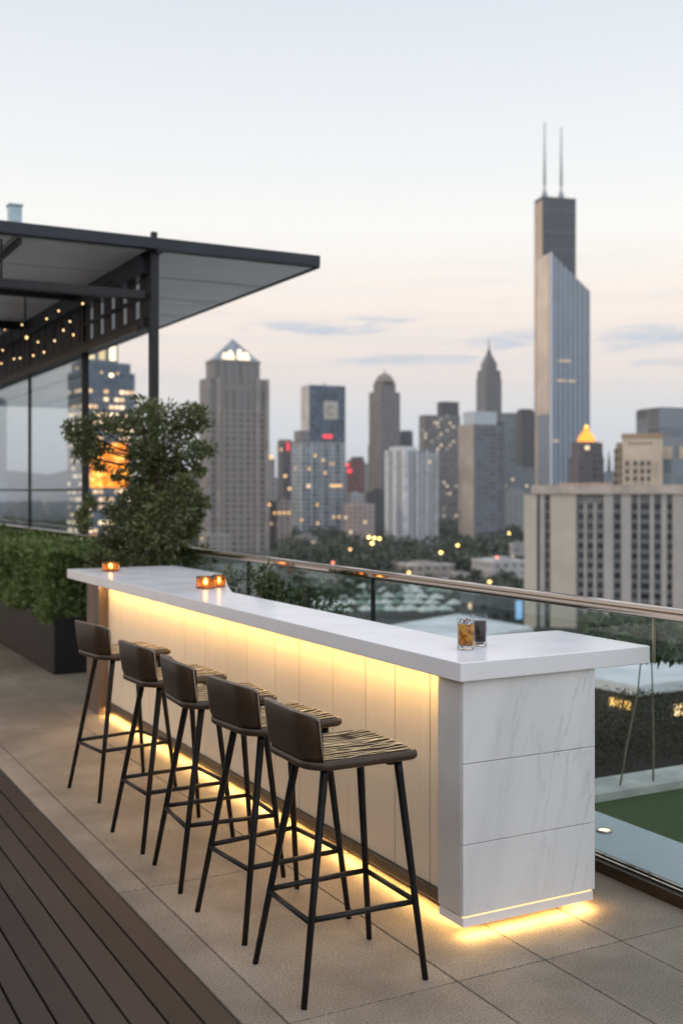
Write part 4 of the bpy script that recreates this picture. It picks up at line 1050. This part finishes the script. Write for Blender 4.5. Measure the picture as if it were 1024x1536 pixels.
# --- towers at the left, behind the pergola and the tree
def lit_tower():
    f = facade('lit_office_grid', (.10, .135, .175), (.075, .105, .14), 4.0, 3.0, .80, .42, .02, seed=24, metal=.4)
    fl = facade('lit_office_bands', (.10, .13, .165), (.10, .12, .14), 4.3, 3.2, .82, .46, .55, (1, .55, .24), 1.5, seed=25)
    fw = facade('lit_top_windows', (.13, .165, .20), (.9, .7, .4), 12.5, 6.4, .62, .68, .8, (1, .72, .34), .85, seed=26)
    T = Tower('lit_office_tower', 'stepped blue office tower with bands of lit windows behind the tree', 102, 202, 640, 620, fl, pc=124, cat='skyscraper', delta=24)
    T.box('dark_floors', f, .0, 1.0, .0, 1.0, 577, 560) if False else None
    T.box('upper_floors', fl, .004, .996, .004, .996, 640, 577)
    T.box('dark_floors', f, .0, 1.0, .0, 1.0, 577, 556); T.box('setback', f, .06, .93, .06, .93, 556, 541)
    T.box('tower_head', fw, .10, .70, .10, .80, 541, 480)
    og = NT('orange_atrium'); o = og.obj(); nn = og.noise(og.mapping(o, (.16, .16, .20)), 1.0, 4, .7)
    e = og.n('ShaderNodeEmission'); og.link(og.ramp(nn, [(.32, (.25, .05, .004)), (.5, (1, .26, .02)), (.66, (1, .62, .14))]), e.inputs[0]); og.link(og.math('MULTIPLY', og.math('ADD', nn, -.1), 4.6), e.inputs[1])
    og.link(e.outputs[0], og.out.inputs[0]); og.m.cycles.emission_sampling = 'NONE'
    T.front('atrium', og.m, 136, 192, 664, 731, .5, .05)
    for y in (677, 690, 703, 716): T.front('atrium_beam', varied('atrium_beam', (.10, .06, .04), .6), 136, 192, y - .8, y + .8, .3, .56)
    for px in (130, 152, 176): T.front('roof_lamp', lampY, px - 1.3, px + 1.3, 556, 558.6, .3)
lit_tower()
T = Tower('hazy_tower', 'faint pale blue tower seen through the glass wind screen', -34, 9, 600, 1900, facade('hazy_grid', (.24, .30, .35), (.20, .26, .31), 5, 5, .7, .6, 0, seed=27), cat='tower')
T.box('roof_rim', roofm, .1, .9, .1, .9, 600, 596)

# --- lower city blocks
low = [
 (282, 300, 706, 960, (.26, .23, .225), 'pinkish grey block peeping out left of the pyramid tower'),
 (203, 262, 744, 1150, (.22, .215, .22), 'long grey block half hidden behind the tree'),
 (402, 437, 752, 760, (.25, .215, .205), 'pink block with a row of lit windows right of the pyramid tower'),
 (516, 562, 757, 800, (.36, .30, .285), 'pinkish low block between the glass tower and the white tower'),
 (520, 545, 741, 905, (.38, .39, .41), 'pale grey block above the pinkish low block'),
 (549, 579, 738, 930, (.085, .09, .10), 'dark block left of the white apartment tower'),
 (655, 691, 752, 1450, (.12, .13, .15), 'dark distant block between the white and the sunlit flank towers'),
 (744, 802, 702, 1150, (.15, .175, .20), 'blue grey block under the plain blue tower'),
 (748, 790, 738, 980, (.24, .26, .275), 'grey block at the foot of the black tower'),
 (22, 62, 746, 1500, (.16, .18, .20), 'dim block seen through the left half of the wind screen'),
 (62, 100, 742, 1700, (.18, .19, .21), 'dim block seen through the wind screen beside the column'),
 (440, 476, 806, 700, (.22, .21, .21), 'low grey block at the foot of the glass tower'),
 (300, 345, 803, 690, (.26, .25, .245), 'low podium at the foot of the pyramid tower'),
 (585, 682, 849, 520, (.34, .31, .29), 'long low beige block in front of the park trees'),
 (706, 790, 843, 490, (.40, .40, .40), 'long low whitish block left of the office building'),
 (764, 792, 816, 560, (.34, .34, .345), 'grey block at the left edge of the office building'),
 (674, 706, 862, 480, (.28, .27, .26), 'small low block between the beige and whitish blocks'),
 (540, 590, 857, 545, (.20, .195, .19), 'small dark block at the edge of the park trees'),
 (690, 793, 893, 352, (.10, .115, .125), 'dark low building with a lit blue sign below the handrail'),
 (480, 545, 868, 560, (.23, .22, .21), 'low block just above the handrail under the white tower'),
]
for i, (a, b, yt, d, c, lb) in enumerate(low):
    f = facade('low_block_grid', c, tuple(v * .42 for v in c), 3.4, 4.2, .5, .5, .05 if i in (2, 3, 11) else .02, (1, .62, .3), 1.6, seed=30 + i)
    T = Tower('city_block', lb, a, b, yt, d, f, pc=a + (b - a) * (.2 + .1 * (i % 3)), cat='building', group='low city blocks', delta=20 + 4 * (i % 4))
    rm = varied('block_roof', tuple(min(.6, v * 1.25) for v in c), .8, scale=.1)
    T.box('roof', rm, -.01, 1.01, -.01, 1.01, yt + .001, yt - 1.0)
    T.box('plant_room', varied('block_plant', tuple(v * .8 for v in c), .8), .2 + .1 * (i % 3), .55 + .1 * (i % 3), .2, .7, yt - 1.0, yt - 3.2 - (i % 3))
    if i == 2:
        for k in range(4): T.front('lit_window', lampY, 410 + 7 * k, 413.5 + 7 * k, 768, 771, .3)
    if i == 18:
        T.front('blue_sign', emit('blue_sign_light', (.35, .62, 1.0), .9, False), 773, 782, 904, 932, .4)
        T.front('red_awning', varied('red_awning', (.38, .06, .05), .6), 738, 790, 938, 949, 1.5)

# white flat roofed pavilions close below the terrace
def pavilion(px0, pc, px1, yc, d, z, label, delta, dark, depth_y, seed):
    T = Tower('flat_roof_pavilion', label, px0, px1, yc, d, dark, pc=pc, cat='building', delta=delta, z0=GZ)
    return T
pw = varied('white_roof', (.62, .63, .66), .6, scale=.3)
def slab_building(poly_px, zt, mat_wall, label, roof_t=.5, over=.6):
    """poly_px: roof corners in order, given as (px, py) on the plane z=zt"""
    P = [at(px, ground_d(py, zt), z=zt) for px, py in poly_px]
    c = sum(P, Vector()) / len(P); r = thing('flat_roof_building', label, 'building', (c.x, c.y, GZ))
    MB().prism([(p.x, p.y) for p in P], zt - roof_t, zt).build('roof', pw, r)
    q = [c + (p - c) * (1 - over / max(3, (p - c).length)) for p in P]
    MB().prism([(p.x, p.y) for p in q], GZ, zt - roof_t - .003).build('body', mat_wall, r)
    return r, P, q
darkw = facade('pavilion_dark', (.055, .05, .045), (.05, .055, .06), 3.2, 2.6, .7, .55, .0, strength=2.2, seed=61)
r, P, q = slab_building([(830, 1006), (955, 1029), (1100, 1012), (960, 985)], -8, darkw, 'dark building with a pale flat roof beyond the lawn')
ev = (q[1] - q[0]).normalized(); nv = Vector((ev.y, -ev.x, 0))
if nv.dot(Vector((0, 0, 0)) - q[0]) < 0: nv = -nv
lm = emit('pavilion_light', (1, .55, .16), 1.6, False)
L = (q[1] - q[0]).length
for f0, f1 in ((.66, .74), (.77, .80), (.85, .92)):
    a = q[0] + ev * L * f0 + nv * .05; b = q[0] + ev * L * f1 + nv * .05
    MB().prism([(a.x, a.y), (b.x, b.y), (b.x + nv.x * .1, b.y + nv.y * .1), (a.x + nv.x * .1, a.y + nv.y * .1)], -9.35, -8.95).build('lit_window', lm, r)
ev2 = (q[2] - q[1]).normalized(); nv2 = Vector((ev2.y, -ev2.x, 0))
if nv2.dot(-q[1]) < 0: nv2 = -nv2
L2 = (q[2] - q[1]).length
for f0, f1 in ((.42, .56),):
    a = q[1] + ev2 * L2 * f0 + nv2 * .05; b = q[1] + ev2 * L2 * f1 + nv2 * .05
    MB().prism([(a.x, a.y), (b.x, b.y), (b.x + nv2.x * .1, b.y + nv2.y * .1), (a.x + nv2.x * .1, a.y + nv2.y * .1)], -9.9, -9.3).build('lit_window', emit('pavilion_light_bright', (1, .66, .34), 3, False), r)
r, P, q = slab_building([(560, 942), (690, 960), (800, 941), (687, 921)], -9, facade('pavilion_pale', (.36, .33, .31), (.10, .10, .10), 3, 3, .6, .5, .01, seed=62), 'white flat roofed building just beyond the glass drinks')

# ------------------------------------------------------------------ market canopies, lamps, woods
cw = varied('canopy_white', (.62, .66, .64), .6, scale=.4); cg = varied('canopy_green', (.20, .30, .24), .6, scale=.4)
def canopy_proto(mat, label, group):
    r = thing('market_canopy', label, 'market canopy', (0, 0, GZ), 0, group)
    m = MB(); m.frustum((-2.2, 2.2, -2.2, 2.2, 2.6), (-.25, .25, -.25, .25, 4.0)); m.box(-2.2, 2.2, -2.2, 2.2, 2.3, 2.597); m.build('roof', mat, r, local=True)
    for sx in (-1, 1):
        for sy in (-1, 1): MB().box(sx * 2.0 - .08, sx * 2.0 + .08, sy * 2.0 - .08, sy * 2.0 + .08, 0, 2.299).build('leg', roofm, r, local=True)
    return r
rg = random.Random(31); protos = {}
for row, py in enumerate((882, 889, 897, 906, 916, 926)):
    for k in range(13):
        px = 470 + k * 17.5 + (row % 2) * 8 + rg.uniform(-4, 4)
        if px > 684 or rg.random() < .12: continue
        key = 'g' if rg.random() < .25 else 'w'
        p = at(px, ground_d(py + rg.uniform(-1.5, 1.5)), z=GZ)
        if key not in protos:
            protos[key] = canopy_proto(cw if key == 'w' else cg, 'small white peaked market canopy below the handrail' if key == 'w' else 'small green peaked market canopy below the handrail', 'white market canopies' if key == 'w' else 'green market canopies')
            r = protos[key]
        else:
            r = protos[key].copy(); COL.objects.link(r)
            for ch in protos[key].children: q = ch.copy(); COL.objects.link(q); q.parent = r
        r.location = p; r.rotation_euler.z = -YAW + .4 + rg.uniform(-.1, .1)

glow = {'y': emit('lamp_yellow', (1, .64, .20), 9, False), 'r': emit('lamp_red', (1, .24, .16), 4, False), 'o': emit('lamp_orange', (1, .52, .20), 5, False)}
lamps = [(553, 806, 'y', 'leftmost lamp of the bright yellow cluster by the white tower'), (561, 807, 'y', 'middle lamp of the bright yellow cluster'), (569, 808, 'y', 'rightmost lamp of the bright yellow cluster'), (558, 815, 'y', 'lower lamp of the bright yellow cluster'),
    (661, 829, 'y', 'yellow street lamp just right of the white tower'), (686, 818, 'y', 'yellow street lamp below the sunlit flank tower'), (763, 800, 'y', 'yellow street lamp high in the park trees'), (780, 815, 'y', 'yellow street lamp beside the office building'),
    (745, 836, 'r', 'reddish street lamp above the whitish low block'), (734, 873, 'o', 'orange street lamp just above the handrail'), (613, 859, 'o', 'orange lamp by the long beige block'), (499, 844, 'r', 'red lamp at the edge of the dark trees'), (525, 824, 'o', 'dim orange lamp in the trees left of the yellow cluster'), (404, 757, 'o', 'orange lamp beside the pyramid tower')]
for px, py, c, lb in lamps:
    hgt = 13.; d = (H - GZ - hgt) * F / (py - HOR); 
    if d > 900: d = 730; hgt = H - GZ - (py - HOR) / F * d
    b = at(px, d, z=GZ); r = thing('street_lamp', lb, 'street lamp', b, 0, 'lit street lamps')
    MB().tube([b, b + Vector((0, 0, hgt - .6))], [.16, .1], 8).build('pole', roofm, r)
    MB().sphere(b + Vector((0, 0, hgt)), (.80 if px < 575 else .62) if c == 'y' else .55, 12, .8).build('lamp_head', glow[c], r)

def woods():
    rg = np.random.default_rng(41); blobs = []
    k = 0
    while k < 420:
        px = rg.uniform(395, 815); d = 540 + 900 * rg.random() ** 1.6
        if px < 420 and d < 760: continue
        if 575 < px < 660 and d > 760 and d < 900: continue
        if 296 < px < 402 : continue
        h = rg.uniform(8, 13) * (1.0 if d > 560 else .75); rr = rg.uniform(5, 9)
        p = at(px, d, z=GZ + h * .55)
        blobs.append(((p.x, p.y, p.z), (rr, rr, h * .5), 190)); k += 1
    for i in range(150):
        px = rg.uniform(-60, 300); d = 750 + 900 * rg.random()
        p = at(px, d, z=GZ + 5); rr = rg.uniform(5, 9); blobs.append(((p.x, p.y, p.z), (rr, rr, 6), 120))
    for i in range(60):
        px = rg.uniform(440, 800); d = rg.uniform(400, 520)
        p = at(px, d, z=GZ + 2.5); rr = rg.uniform(2.5, 4.5); blobs.append(((p.x, p.y, p.z), (rr, rr, 3), 90))
    o = leaf_mesh('park_woods', blobs, 2.0, M['leaf_far'], None, seed=42, shell=.35, aspect=.75, upb=.3)
    tag(o, 'dark park trees massed at the foot of the towers', 'woods', kind='stuff')
woods()
def street_tree(px, d, top, rad, label, seed):
    b = at(px, d, z=GZ); r = thing('street_tree', label, 'tree', b, 0, 'street trees in front of the office building')
    MB().tube([b, b + Vector((.2, 0, top * .3)), b + Vector((0, .1, top * .6))], [.35, .28, .14], 8).build('trunk', M['bark'], r)
    rg = random.Random(seed); bl = []
    for k in range(14):
        a = rg.random() * 6.28; e = rad * rg.uniform(.1, .75); z = top * rg.uniform(.38, .9)
        bl.append(((b.x + e * math.cos(a), b.y + e * math.sin(a), GZ + z), (rad * .42, rad * .42, top * .13), 110))
    leaf_mesh('crown', bl, .62, M['leaf_park'], r, seed=seed, shell=.3, aspect=.6)
for i, (px, d, lb) in enumerate([(882, 295, 'pale green street tree at the corner of the beige wall'), (908, 285, 'second street tree along the office front'), (935, 292, 'street tree in the middle of the office front'), (962, 280, 'street tree near the thin brass clamp'), (990, 288, 'street tree right of the brass clamp'), (1018, 283, 'street tree at the far right of the office front')]):
    street_tree(px, d, (13 + 2.5 * math.sin(i * 2.3)) * .75, 3.6 + .6 * math.sin(i * 1.7), lb, 70 + i)

# ------------------------------------------------------------------ evening haze
hz = MB(); hz.box(-4450, 4450, -4450, 4450, GZ - 1, 480)
t = NT('evening_haze'); v = t.n('ShaderNodeVolumePrincipled'); v.inputs['Color'].default_value = (.86, .89, .95, 1); v.inputs['Density'].default_value = .00006; v.inputs['Anisotropy'].default_value = .1
t.link(v.outputs[0], t.out.inputs['Volume'])
o = hz.build('haze', t.m); tag(o, 'thin blue evening haze over the city', 'haze', kind='stuff')
scene.cycles.volume_bounces = 1
